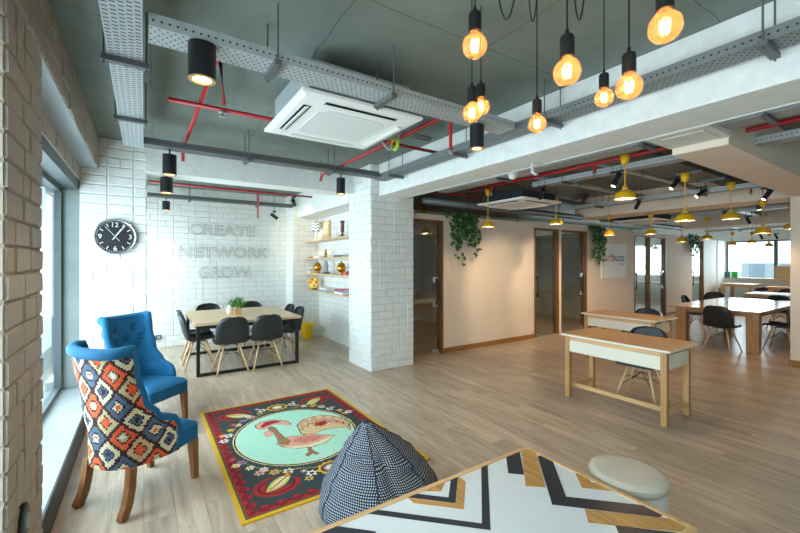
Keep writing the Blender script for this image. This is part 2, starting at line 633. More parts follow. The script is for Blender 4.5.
# left side: sill, piers, lintel, windows
LX = -0.45
brick_box('column', -0.86, LX, 2.09, 2.71, 0.0, 2.66, ('+x', '-y'), 'brick pier at the left edge between the windows', ('brickshade', 'mortarshade'))
brick_box('column', -0.86, LX, -1.6, -0.98, 0.0, 2.66, ('+x',), 'brick pier behind the camera')
brick_box('beam', -0.6, -0.44, -6.0, 5.59, 2.66, CEIL, ('+x',), 'painted brick lintel above the left windows', ('brickshade', 'sill'))
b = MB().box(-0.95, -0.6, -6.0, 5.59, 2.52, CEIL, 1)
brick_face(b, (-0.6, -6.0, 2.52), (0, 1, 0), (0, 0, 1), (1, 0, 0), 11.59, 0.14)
struct('beam', b, ['brickshade', 'white'], label='recessed brick course over the window head')
struct('trim_1', MB().box(-0.95, -0.61, -6.0, 5.59, 2.41, 2.52), 'frame', label='dark steel window head')
s = MB()
for y0, y1 in ((-6.0, -1.6), (-0.98, 2.09), (2.71, 5.59)):
    s.box(-0.95, -0.47, y0, y1, 0.0, 0.2, 0)
struct('window_sill', s, ['sill'], label='low pale stone sill under the left windows')
s = MB()
for y0, y1 in ((-6.0, -1.6), (-0.98, 2.09), (2.71, 5.59)):
    s.box(-0.47, -0.458, y0, y1, 0.0, 0.2)
struct('baseboard_left', s, 'dark')
brick_box('column', -0.6, 0.02, 5.59, 6.0, 0.0, CEIL, ('-y', '+x'), 'white brick column that carries the clock')
struct('trim_2', MB().box(-0.81, -0.6, 5.59, 6.0, 0.0, CEIL), 'plaster', label='grey plaster window reveal')
def window_left(name, y0, y1, x=-0.78, z0=0.2, z1=2.41, mull=()):
    o = MB()
    w = 0.05
    o.box(x - .03, x + .03, y0, y0 + w, z0, z1).box(x - .03, x + .03, y1 - w, y1, z0, z1)
    o.box(x - .03, x + .03, y0 + w, y1 - w, z0, z0 + w).box(x - .03, x + .03, y0 + w, y1 - w, z1 - w, z1)
    for m_ in mull:
        o.box(x - .03, x + .03, m_ - w / 2, m_ + w / 2, z0 + w, z1 - w)
    f = struct(name, o, 'frame')
    MB().box(x - .004, x + .004, y0 + w, y1 - w, z0 + w, z1 - w).build('window_pane', 'winglass', f)
    return f
window_left('window_1', 2.71, 5.59)
window_left('window_2', -0.98, 2.09)
window_left('window_3', -6.0, -1.6, mull=(-3.0, -4.5))
window_left('window_4', 6.0, 8.55, x=-0.7)
struct('wall_nook', MB().box(-0.95, -0.6, 6.0, 8.55, 0, 0.2).box(-0.95, -0.6, 6.0, 8.55, 2.41, CEIL), 'white')

# meeting nook: back wall, pier, recessed shelf wall, brick column
brick_box('wall_back', -0.9, 2.65, 8.5, 8.8, 0.0, CEIL, ('-y',), 'white brick back wall of the meeting nook')
brick_box('column', 2.62, 3.3, 8.05, 8.8, 0.0, CEIL, ('-y', '-x'), 'white brick pier beside the shelves')
brick_box('wall_shelf', 3.205, 3.34, 5.62, 8.05, 0, CEIL, ('-x',), 'white wall of the shelf recess')
struct('beam', MB().box(2.72, 3.2, 5.62, 8.05, 2.54, CEIL), 'white', label='white beam over the shelf recess')
brick_box('column', 2.75, 3.5, 4.92, 5.62, 0.0, CEIL, ('-y', '-x'), 'white brick column in the middle of the room')
struct('beam', MB().box(0.02, 2.75, 5.45, 5.78, 2.67, CEIL), 'white', label='white beam across the meeting nook')
struct('beam', MB().box(2.87, 3.28, -6.0, 4.905, 2.565, CEIL), 'white', bevel=0.006, label='long white beam from the brick column over the room')
struct('beam', MB().box(8.3, 9.0, -6.0, 5.25, 2.6, CEIL), 'cream', label='second cross beam over the office')
struct('beam', MB().box(13.6, 14.3, -6.0, 5.25, 2.6, CEIL), 'cream', label='third cross beam over the office')
struct('beam', MB().box(4.14, 8.3, 1.2, 1.62, 2.6, CEIL), 'cream', label='beam running to the right column')
c = MB().box(3.66, 4.14, 1.18, 1.64, 2.66, CEIL)
c.box(3.74, 4.05, 1.24, 1.55, 2.652, 2.662)
struct('trim_3', c, ['white'], bevel=0.006, label='white boxed end of the beam with an access panel')
struct('column', MB().box(8.29, 9.0, 0.95, 1.65, 0, CEIL), 'cream', label='plain pale column at the right edge')  # cream in place of white puts the column's shade into its colour
struct('baseboard_column', MB().box(8.275, 9.0, 0.94, 1.665, 0, 0.1), 'timber')

# partition with glass doors
PY = 5.25
WT = 2.42
seg = [(4.38, 6.87, 'cream'), (8.82, 11.1, 'cream'), (12.98, 14.86, 'white'), (7.72, 7.82, 'cream')]
p = MB()
for a, b_, c_ in seg:
    p.box(a, b_, PY, PY + 0.12, 0, WT, 0)
for a, b_ in ((3.5, 4.38), (6.87, 7.72), (7.82, 8.82), (11.1, 12.98)):
    p.box(a, b_, PY, PY + 0.12, 2.32, WT, 0)
struct('wall_partition', p, 'cream')
p = MB()
for a, b_ in ((4.38, 6.87), (8.82, 11.1), (12.98, 14.86)):
    p.box(a, b_, PY - 0.015, PY, 0, 0.085)
struct('baseboard_partition', p, 'timber')
def glass_door(name, a, b_, side, frames='LR', top=2.32):
    """frameless tinted glass leaf in a timber surround; side: which edge holds the pull"""
    f = MB()
    w = 0.038
    if 'L' in frames:
        f.box(a, a + w, PY - 0.012, PY + 0.125, 0, top)
    if 'R' in frames:
        f.box(b_ - w, b_, PY - 0.012, PY + 0.125, 0, top)
    f.box(a, b_, PY - 0.012, PY + 0.125, top - 0.03, top + 0.004)
    d = struct(name, f, 'timberz')
    a2 = a + (w if 'L' in frames else 0)
    b2 = b_ - (w if 'R' in frames else 0)
    MB().box(a2 + .005, b2 - .005, PY + 0.045, PY + 0.057, 0.012, top - 0.035).build('glass_pane', 'glass', d)
    x = (b2 - 0.09) if side == 'R' else (a2 + 0.09)
    h = MB()
    for zz in (0.82, 1.24):
        h.box(x - 0.035, x + 0.035, PY + 0.015, PY + 0.045, zz, zz + 0.1)
    h.tube([(x, PY + 0.0, 0.85), (x, PY + 0.0, 1.31)], 0.014, 8, 1)
    h.build('door_handle', ['chrome', 'black'], d)
    MB().box(b2 - 0.19 if side == 'R' else a2 + .01, b2 - .01 if side == 'R' else a2 + 0.19, PY + 0.03, PY + 0.072, 0.005, 0.085).build('patch_fitting', 'chrome', d)
    return d
glass_door('door_1', 3.5, 4.38, 'R', 'R')
glass_door('door_2', 6.87, 7.72, 'L', 'LR')
glass_door('door_3', 7.82, 8.82, 'R', 'R')
glass_door('door_4', 11.1, 12.0, 'L', 'LR')
glass_door('door_5', 12.0, 12.98, 'R', 'R')
glass_door('door_6', 14.86, 15.8, 'L', 'R')
struct('trim_4', MB().box(15.8, 16.9, PY, PY + 0.1, 0, WT - 0.05).box(17.05, 17.7, PY, PY + 0.1, 0, WT - 0.05).box(16.9, 17.05, PY + .02, PY + .08, 2.2, WT - .05), 'white', label='white fixed panels at the end of the partition')
# rooms behind the partition
r = MB()
r.box(3.34, 10.4, 8.6, 8.75, 0, CEIL)
r.box(10.4, 18.0, 8.6, 8.75, 0, 0.9)
r.box(10.4, 18.0, 8.6, 8.75, 2.3, CEIL)
for xx in (11.9, 14.4, 16.6):
    r.box(xx, xx + 0.12, 8.6, 8.75, 0.9, 2.3)
r.box(6.4, 6.5, 5.37, 8.6, 0, WT)
r.box(10.3, 10.4, 5.37, 8.6, 0, WT)
r.box(3.34, 3.42, 5.62, 8.6, 0, CEIL)
struct('wall_rear', r, 'white')
w = MB()
for a, b_ in ((10.4, 11.9), (12.02, 14.4), (14.52, 16.6), (16.72, 18.0)):
    w.box(a, b_, 8.67, 8.68, 0.9, 2.3)
struct('window_5', w, 'winglass')
# far window wall
FX = 18.0
r = MB()
r.box(FX, FX + .2, -6, 8.75, 0, 1.03).box(FX, FX + .2, -6, 8.75, 2.36, CEIL)
r.box(FX, FX + .2, 5.3, 8.6, 1.03, 2.36).box(FX, FX + .2, -6, 1.05, 1.03, 2.36)
struct('wall_far', r, 'white')
f = MB()
for y0, y1 in ((1.05, 3.95), (3.95, 5.3)):
    f.box(FX + .06, FX + .12, y0, y0 + .05, 1.03, 2.36).box(FX + .06, FX + .12, y1 - .05, y1, 1.03, 2.36)
    f.box(FX + .06, FX + .12, y0, y1, 2.31, 2.36)
w6 = struct('window_6', f, 'frame')
f = MB()
for y0, y1 in ((1.1, 3.9), (4.0, 5.25)):
    f.box(FX + .085, FX + .095, y0, y1, 1.03, 2.31)
f.build('window_pane', 'winglass', w6)
MB().box(FX - 0.2, FX + 0.1, 1.0, 5.3, 1.0, 1.035).build('window_sill', 'oaky', w6)
# walls behind the camera
struct('wall_near', MB().box(-1.2, 18.2, -6.2, -6.0, 0, CEIL), 'white')
# ---------------------------------------------------------------- outside
g = MB().box(-80, 120, -80, 100, -9.3, -9.0)
struct('ground', g, 'ground', label='street far below the windows')
def building(x0, x1, y0, y1, h, label, sides):
    t = thing('building', label, 'building', ((x0 + x1) / 2, (y0 + y1) / 2, -9.0))
    MB().box(x0, x1, y0, y1, -9.0, h).build('facade', 'facade', t, world=True)
    z = -6.5
    k = 0
    while z < h - 1.5 and k < 40:
        n = 5
        for i in range(n):
            m = MB()
            if sides == '-x':
                a = y0 + (y1 - y0) * (i + 0.25) / n
                m.box(x0 - 0.06, x0 + .02, a, a + (y1 - y0) * 0.5 / n, z, z + 1.5)
            else:
                a = x0 + (x1 - x0) * (i + 0.25) / n
                m.box(a, a + (x1 - x0) * 0.5 / n, y0 - 0.06, y0 + .02, z, z + 1.5)
            m.build('window', 'facadewin', t, world=True)
            k += 1
        z += 3.2
building(52, 62, 2, 14, 1.5, 'pale low building outside the far window', '-x')
building(58, 70, 16, 30, .4, 'pale building beyond the far window, behind the white panels', '-x')
building(18, 30, 40, 50, 4.5, 'pale building outside the rear room window', '-y')

# ================================================================== WING CHAIRS
def lerp_tab(tab, x):
    for (a, fa), (b_, fb) in zip(tab, tab[1:]):
        if x <= b_:
            t = (x - a) / (b_ - a)
            t = t * t * (3 - 2 * t) if len(tab) > 2 else t
            return fa + (fb - fa) * t
    return tab[-1][1]
HW = [(0.30, 0.262), (0.5, 0.26), (0.75, 0.25), (1.05, 0.258)]
YF = [(0.30, 0.10), (0.455, 0.10), (0.50, 0.085), (0.58, -0.05), (0.70, -0.14), (0.9, -0.195), (1.05, -0.215)]
YB = [(0.30, -0.272), (0.5, -0.278), (0.75, -0.295), (1.05, -0.338)]
def plan(u, z, inset=0.0):
    """u in -1..1 round the wrapped back at height z"""
    hw = lerp_tab(HW, z) - inset
    yf, yb = lerp_tab(YF, z), lerp_tab(YB, z) + inset
    a = u * PI / 2
    x = hw * math.copysign(abs(math.sin(a)) ** 0.85, a)
    y = yb + (yf - yb) * (1 - abs(math.cos(a)) ** 0.8)
    return x, y
def ztop(u):
    return 1.03 + 0.022 * u * u
def make_wing_chair(label):
    t = thing('wing_chair', label, 'chair', group='blue wing chairs')
    NU, NV = 110, 60
    mats = ['orange', 'creamcl', 'slate', 'maroon', 'tan', 'navy', 'ceramic']
    types = [(0, 3, 4, 3, 6), (1, 5, 2, 5, 3), (2, 5, 1, 5, 0), (4, 3, 0, 5, 0)]
    def ikat(i, j):
        zc = 0.29 + (j + 0.5) / NV * 0.75
        uu = (i + 0.5) / NU * 2 - 1
        s, px, py = 0.0, *plan(0, zc)
        for q in range(1, 13):
            x_, y_ = plan(uu * q / 12, zc)
            s += math.hypot(x_ - px, y_ - py)
            px, py = x_, y_
        s = math.copysign(round(s / .0125) * .0125, uu)
        z = (j + 0.5) / NV * 0.75
        A, B = 0.178, 0.205
        best = None
        for ox, oz, k in ((0, 0, 0), (A / 2, B / 2, 1)):
            ci, cj = round((s - ox) / A), round((z - oz) / B)
            d = abs(s - ox - ci * A) / (A / 2) + abs(z - oz - cj * B) / (B / 2)
            if best is None or d < best[0]:
                best = (d, ci, cj, k)
        d, ci, cj, k = best
        ty = types[(2 * ((ci + cj) % 2) + k * (1 if (ci - cj) % 2 else 1)) % 4] if k == 0 else types[(1 + 2 * ((ci * 1 + cj) % 2)) % 4]
        if d > 0.86:
            return 3
        if d > 0.50:
            return ty[0]
        if d > 0.38:
            return ty[1]
        if d > 0.20:
            return ty[2]
        return ty[4]
    def outer(u, v):
        uu = u * 2 - 1
        z = 0.29 + v * (ztop(uu) - 0.29)
        x, y = plan(uu, z)
        return x, y, z
    MB().grid(outer, NU, NV, ikat).build('patterned_back', mats, t, smooth=True)['label'] = 'stepped diamond patterned outer back'
    BT = [(-.1, .92), (.1, .92), (-.16, .82), (0, .82), (.16, .82), (-.09, .72), (.09, .72), (0, .62)]
    def inner(u, v):
        uu = (u * 2 - 1) * 0.97
        z = 0.40 + v * (ztop(uu) - 0.40)
        x, y = plan(uu, z, 0.055)
        k = sum(math.exp(-((x - bx) ** 2 + (z - bz) ** 2) / 0.0016) for bx, bz in BT)
        return x, y + 0.024 - 0.030 * min(1, k), z
    MB().grid(inner, 44, 44, flip=True).build('inner_back', 'blue', t, smooth=True)
    for bx, bz in BT:
        uu = math.asin(max(-1, min(1, bx / (lerp_tab(HW, bz) - 0.055)))) / (PI / 2)
        x, y = plan(uu, bz, 0.055)
        MB().ball((bx, y + 0.004, bz), 0.014, 10).build('button', 'blue', t, smooth=True)
    path, rad = [], []
    for k in range(34):
        z = 0.31 + (ztop(1) - 0.31) * k / 33
        x, y = plan(-1, z, 0.026)
        path.append((x, y, z))
        rad.append(0.031)
    for k in range(1, 24):
        uu = -1 + 2 * k / 24
        x, y = plan(uu, ztop(uu), 0.020)
        path.append((x, y - 0.008, ztop(uu)))
        rad.append(0.036)
    for k in range(34):
        z = ztop(1) - (ztop(1) - 0.31) * k / 33
        x, y = plan(1, z, 0.026)
        path.append((x, y, z))
        rad.append(0.031)
    MB().tube(path, rad, 12).build('edge_roll', 'blue', t, smooth=True)
    out = [plan(-1 + 2 * k / 24, .36, .012) for k in range(25)]
    rail = [(.232, .285), (.215, .30), (-.215, .30), (-.232, .285)]
    MB().prism(out + rail, .285, .40).build('seat_rail', 'blue', t, bevel=0.012, seg=3)
    def pad(u, v):
        y = -.235 + v * .535
        yf, yb, hw = .085, -.272 + .03, .238
        if y < yf:
            cosv = max(0.0, 1 - (y - yb) / (yf - yb)) ** 1.25
            hw *= math.sqrt(max(0.0, 1 - cosv * cosv)) ** .85
        else:
            hw = .238 - .016 * max(0, (v - .93) / .07)
        x = (u - .5) * 2 * hw
        e = max(abs(u - .5) * 2, abs(v - .5) * 2)
        return x, y, .395 + .05 * (1 - e ** 6)
    MB().grid(pad, 24, 24).build('seat_cushion', 'blue', t, smooth=True)
    for sx in (-1, 1):
        MB().bar((sx * .205, .262, .29), (sx * .228, .262, 0), .056, .056, .038, .038).build('leg', 'darkleg', t, bevel=0.003)
        m = MB()
        pts = [(sx * .20, -.195, .295), (sx * .203, -.205, .18), (sx * .205, -.225, .08), (sx * .208, -.262, 0)]
        for a, b_ in zip(pts, pts[1:]):
            m.bar(a, b_, .046)
        m.build('leg', 'darkleg', t)
    return t
wc = make_wing_chair('blue wing chair nearest the camera, its orange and slate diamond patterned back turned to us')
fx, fy = 0.80, 0.60
wc.location = (-0.03 , 3.26, 0)
wc.rotation_euler = (0, 0, face(fx, fy))
wc2 = dup(wc, 'blue button tufted wing chair facing us in front of the clock column', (0.19 - .27 * .667, 4.36 + .27 * .745, 0), face(.667, -.745))

# ================================================================== RUG
def make_rug():
    X0, X1, Y0, Y1 = 0.495, 1.935, 2.48, 4.56
    n, mrows = 206, 298
    xs = (np.arange(n) + .5) / n * (X1 - X0) + X0
    ys = (np.arange(mrows) + .5) / mrows * (Y1 - Y0) + Y0
    PX, PYY = np.meshgrid(xs, ys)
    C = np.zeros((mrows, n, 3))
    def paint(mask, c):
        C[mask] = [lin(v) for v in c]
    def ell(cx, cy, a, b_):
        return ((PX - cx) / a) ** 2 + ((PYY - cy) / b_) ** 2
    def poly(pts):
        inside = np.zeros(PX.shape, bool)
        k = len(pts)
        for i in range(k):
            x1, y1 = pts[i]
            x2, y2 = pts[(i + 1) % k]
            if y1 == y2:
                continue
            cnd = ((y1 > PYY) != (y2 > PYY)) & (PX < (x2 - x1) * (PYY - y1) / (y2 - y1) + x1)
            inside ^= cnd
        return inside
    DK, RED, DRED, YEL, GRN, CRM, PNK, BRN, MINT, PUR, WHT, OLV = ((56, 68, 67), (160, 44, 48), (84, 34, 38), (214, 168, 44), (60, 92, 62), (226, 214, 168), (222, 160, 140), (150, 112, 78), (172, 222, 200), (132, 112, 150), (226, 220, 214), (196, 184, 92))
    paint(np.ones(PX.shape, bool), YEL)
    dist = np.minimum(np.minimum(PX - X0, X1 - PX), np.minimum(PYY - Y0, Y1 - PYY))
    paint(dist > 0.028, GRN)
    along = np.where(np.minimum(PX - X0, X1 - PX) < np.minimum(PYY - Y0, Y1 - PYY), PYY - Y0, PX - X0)
    paint(dist > 0.042, RED)
    tri = np.abs(((along / 0.105) % 1) - 0.5) * 2
    tri2 = np.abs((((along + .05) / 0.105) % 1) - 0.5) * 2
    paint((dist > 0.05) & (np.abs(dist - 0.056 - 0.036 * tri) < 0.007), DRED)
    paint((dist > 0.05) & (np.abs(dist - 0.078 - 0.036 * tri) < 0.006), DRED)
    paint(dist > 0.092 + 0.034 * tri2, DK)
    # corner tulips
    for cx, cy, sx, sy in ((0.79, 2.79, 1, 1), (0.79, 4.27, 1, -1), (1.64, 2.79, -1, 1), (1.64, 4.25, -1, -1)):
        e = lambda ox, oy, a, b_: ell(cx + sx * ox, cy + sy * oy, a, b_)
        d1 = e(0, -0.01, 0.165, 0.125)
        keep = (d1 < 1)
        paint(keep & (sx * (PX - cx) * .5 + sy * (PYY - cy) < .10), RED)
        paint((d1 < .62) & (d1 > .48), DRED)
        paint(e(.03, .02, .105, .07) < 1, DK)
        ca, sa = math.cos(.62), math.sin(.62)
        U = ca * sx * (PX - cx) + sa * sy * (PYY - cy)
        V = -sa * sx * (PX - cx) + ca * sy * (PYY - cy)
        bud = np.abs(V) < 0.052 * np.clip(1 - ((U - .03) / .135) ** 2, 0, 1)
        paint(bud, OLV)
        bud = np.abs(V) < 0.03 * np.clip(1 - ((U - .04) / .115) ** 2, 0, 1)
        paint(bud, CRM)
        paint(bud & (np.abs(V) < .008), BRN)
    # vine arcs with flowers
    def flower(x, y, r, c, c2=YEL):
        a = np.arctan2(PYY - y, PX - x)
        d = np.hypot(PX - x, PYY - y)
        paint(d < r * (0.8 + 0.2 * np.cos(a * 6)), c)
        paint(d < r * 0.4, c2)
    for k in range(0, 360, 2):
        a = math.radians(k)
        if abs(math.cos(a)) < 0.93:
            flower(1.19 + .60 * math.cos(a), 3.53 + .67 * math.sin(a) + .02 * math.sin(9 * a), .008, OLV, OLV)
    cols = [WHT, PUR, CRM, RED, YEL, WHT, PNK]
    k = 0
    for sy in (-1, 1):
        for deg in (16, 25, 35, 45, 54, 63, 117, 126, 135, 145, 155, 164):
            a = math.radians(deg)
            for dr in ((0, .05) if k % 3 == 0 else (0.02,)):
                flower(1.19 + (.60 + dr) * math.cos(a), 3.53 + sy * (.68 + dr) * math.sin(a), 0.036 + .008 * (k % 2), cols[k % 7], PUR if k % 2 else YEL)
                k += 1
    for cy in (2.80, 4.27):
        d = ell(1.215, cy, .105, .085)
        a = np.arctan2(PYY - cy, PX - 1.215)
        paint(d < 1.1 + .15 * np.cos(a * 10), YEL)
        paint(d < .62, DRED)
        paint(d < .4, PUR)
        paint(d < .2, CRM)
        for sx in (-1, 1):
            flower(1.215 + sx * .16, cy, .045, WHT, DRED)
            flower(1.215 + sx * .2, cy + .06, .032, PUR, CRM)
            flower(1.215 + sx * .2, cy - .06, .035, OLV, RED)
    # medallion
    d = ell(1.185, 3.53, 0.545, 0.60)
    paint(d < 1.0, CRM)
    paint(d < 0.97, DRED)
    paint(d < 0.92, CRM)
    paint(d < 0.90, MINT)
    rnd = np.sin(PX * 37 + PYY * 11) * np.sin(PYY * 41 - PX * 17)
    paint((d < 0.9) & (rnd > .93), (150, 206, 186))
    # rooster
    OUT = (104, 70, 52)
    def part(pts, c, o=.009):
        cx = sum(p_[0] for p_ in pts) / len(pts)
        cy = sum(p_[1] for p_ in pts) / len(pts)
        big = []
        for x, y in pts:
            L = math.hypot(x - cx, y - cy)
            big.append((cx + (x - cx) * (1 + o / L), cy + (y - cy) * (1 + o / L)))
        paint(poly(big), OUT)
        paint(poly(pts), c)
    part([(1.177, 3.24), (1.205, 3.24), (1.188, 3.122), (1.215, 3.051), (1.184, 3.044), (1.165, 3.086), (1.125, 3.05), (1.108, 3.09), (1.154, 3.124)], BRN, .004)
    part([(1.218, 3.50), (1.25, 3.698), (1.335, 3.786), (1.434, 3.806), (1.538, 3.79), (1.611, 3.724), (1.684, 3.615), (1.69, 3.465), (1.631, 3.314), (1.60, 3.40), (1.527, 3.436), (1.447, 3.462), (1.359, 3.443), (1.266, 3.40)], (214, 190, 140))
    part([(1.40, 3.68), (1.47, 3.72), (1.56, 3.68), (1.64, 3.55), (1.65, 3.42), (1.60, 3.50), (1.52, 3.60), (1.44, 3.62)], PNK, .004)
    tl = poly([(1.218, 3.50), (1.25, 3.698), (1.335, 3.786), (1.434, 3.806), (1.538, 3.79), (1.611, 3.724), (1.684, 3.615), (1.69, 3.465), (1.631, 3.314), (1.60, 3.40), (1.527, 3.436), (1.447, 3.462), (1.359, 3.443), (1.266, 3.40)])
    ta = np.arctan2(PYY - 3.42, PX - 1.42)
    tr_ = np.hypot(PX - 1.42, PYY - 3.42)
    paint(tl & (np.abs(np.sin(ta * 9 + tr_ * 14)) < .14), (150, 112, 78))
    paint(tl & (np.abs(tr_ - .24 - .02 * np.sin(ta * 18)) < .008), (122, 78, 58))
    paint(tl & (tr_ > .275) & (np.sin(ta * 22) > .3), (206, 150, 124))
    paint(poly([(1.418, 3.645), (1.515, 3.653), (1.517, 3.58), (1.441, 3.547), (1.376, 3.59)]), RED)
    part([(0.975, 3.42), (1.043, 3.481), (1.1, 3.491), (1.191, 3.455), (1.293, 3.424), (1.389, 3.348), (1.46, 3.296), (1.328, 3.201), (1.206, 3.194), (1.09, 3.239), (0.998, 3.332)], PNK)
    paint(poly([(1.0, 3.33), (1.09, 3.239), (1.206, 3.194), (1.328, 3.201), (1.46, 3.296), (1.3, 3.26), (1.2, 3.245), (1.1, 3.28)]), CRM)
    part([(1.11, 3.40), (1.2, 3.42), (1.3, 3.38), (1.36, 3.33), (1.28, 3.30), (1.18, 3.31)], (206, 130, 112), .005)
    sc_ = (np.abs(np.sin((PX * 1.0 + PYY * .4) * 46)) < .2) & (np.abs(np.sin((PYY - PX * .3) * 60)) < .6)
    paint(poly([(1.04, 3.44), (1.1, 3.46), (1.3, 3.39), (1.40, 3.32), (1.30, 3.24), (1.12, 3.29)]) & sc_, (160, 92, 78))
    part([(0.985, 3.781), (1.031, 3.805), (1.05, 3.744), (1.05, 3.617), (1.065, 3.502), (1.085, 3.405), (1.044, 3.353), (0.99, 3.40), (1.0, 3.533), (1.008, 3.652), (0.985, 3.715)], BRN)
    paint(poly([(0.995, 3.76), (1.04, 3.72), (1.04, 3.60), (1.07, 3.42), (1.04, 3.36), (1.0, 3.42)]) & (np.abs(np.sin(PYY * 90 + PX * 40)) < .35), (176, 150, 112))
    part([(0.925, 3.693), (0.976, 3.725), (1.001, 3.645), (0.972, 3.595), (0.921, 3.615)], PNK, .004)
    part([(0.905, 3.905), (0.972, 3.965), (1.08, 3.956), (1.17, 3.881), (1.205, 3.778), (1.18, 3.733), (1.12, 3.797), (1.069, 3.83), (1.021, 3.828), (0.972, 3.777), (0.929, 3.789), (0.901, 3.84)], PNK)
    paint(poly([(0.945, 3.875), (0.999, 3.935), (1.074, 3.94), (1.148, 3.87), (1.057, 3.86), (0.99, 3.838), (0.946, 3.81)]), RED)
    H = 0.011
    mb = MB().box(X0, X1, Y0, Y1, 0.0005, H - 0.001)
    mb.m = [0] * 6
    cx, cy = (X0 + X1) / 2, (Y0 + Y1) / 2
    o = mb.build('area_rug', 'yellow', origin=(cx, cy, 0))
    tag(o, 'floral rug with a rooster in a mint oval, before the wing chairs', 'rug')
    gx = np.linspace(X0, X1, n + 1) - cx
    gy = np.linspace(Y0, Y1, mrows + 1) - cy
    VX, VY = np.meshgrid(gx, gy)
    co = np.stack([VX.ravel(), VY.ravel(), np.full(VX.size, H)], 1).astype(np.float32)
    I, J = np.meshgrid(np.arange(n), np.arange(mrows))
    a = (J * (n + 1) + I).ravel()
    fc = np.stack([a, a + 1, a + n + 2, a + n + 1], 1).astype(np.int32)
    me = bpy.data.meshes.new('pile')
    me.vertices.add(len(co))
    me.vertices.foreach_set('co', co.ravel())
    me.loops.add(fc.size)
    me.loops.foreach_set('vertex_index', fc.ravel())
    me.polygons.add(len(fc))
    me.polygons.foreach_set('loop_start', np.arange(0, fc.size, 4, dtype=np.int32))
    me.update(calc_edges=True)
    at = me.color_attributes.new('dye', 'FLOAT_COLOR', 'CORNER')
    cc = np.concatenate([C.reshape(-1, 3), np.ones((n * mrows, 1))], 1)
    at.data.foreach_set('color', np.repeat(cc, 4, axis=0).astype(np.float32).ravel())
    me.materials.append(M['rugdye'])
    po = bpy.data.objects.new('woven_pile', me)
    COL.objects.link(po)
    po.parent = o
    return o
make_rug()

# ================================================================== BEAN BAG
def make_bean():
    t = thing('bean_bag', 'navy and white checked bean bag slumped on the rug corner', 'bean bag', (1.31, 2.2, 0.012))
    NU, NV = 96, 48
    prof = [(0, .37), (.05, .405), (.15, .40), (.35, .335), (.52, .265), (.68, .195), (.82, .125), (.92, .07), (.97, .04), (1, .012)]
    def fn(u, v):
        a = 2 * PI * u
        h = v
        r = lerp_tab(prof, h)
        r *= 1 + 0.03 * math.cos(6 * a) * (1 - h) + .02 * math.sin(3 * a + 8 * h)
        r *= 1 + .16 * math.exp(-((h - .62) / .2) ** 2) * max(0, math.cos(a - .5))
        z = 0.53 * h ** 0.92
        fold = math.exp(-((h - .56 - .1 * math.sin(a * 2)) / .05) ** 2) * max(0, math.cos(a + 2.0))
        r -= .035 * fold
        fold2 = math.exp(-((math.sin((a + 1.75) / 2)) / .06) ** 2) * math.exp(-((h - .5) / .3) ** 2)
        r -= .03 * fold2
        x = r * math.cos(a) - .085 * h ** 1.6
        y = r * math.sin(a) + .06 * h ** 1.6
        return x, y, max(0.0, z)
    mb = MB().grid(fn, NU, NV)
    o = mb.build('cover', 'check', t, smooth=True)
    uvl = o.data.uv_layers.new(name='UVMap')
    PITCH = .0145
    arc = [[0.0] for _ in range(6)]
    for k in range(6):
        last = Vector(fn((k + .5) / 6, 0))
        for j in range(1, NV + 1):
            q = Vector(fn((k + .5) / 6, j / NV))
            arc[k].append(arc[k][-1] + (q - last).length)
            last = q
    for poly in o.data.polygons:
        j, i = divmod(poly.index, NU)
        k = i // (NU // 6)
        for li, (di, dj) in zip(poly.loop_indices, ((0, 0), (1, 0), (1, 1), (0, 1))):
            a = ((i + di) / NU - (k + .5) / 6) * 2 * PI
            uvl.data[li].uv = (a * lerp_tab(prof, (j + dj) / NV) / PITCH, arc[k][j + dj] / PITCH)
    s = MB()
    for k in range(6):
        pts = [Vector(fn(k / 6, v / 30)) * 1.003 for v in range(1, 30)]
        s.tube(pts, 0.004, 6)
    s.build('seam_piping', 'navy', t, smooth=True)
    MB().ball((-.085, .06, .525), .022, 12).build('tip_tuft', 'navy', t, smooth=True)
make_bean()

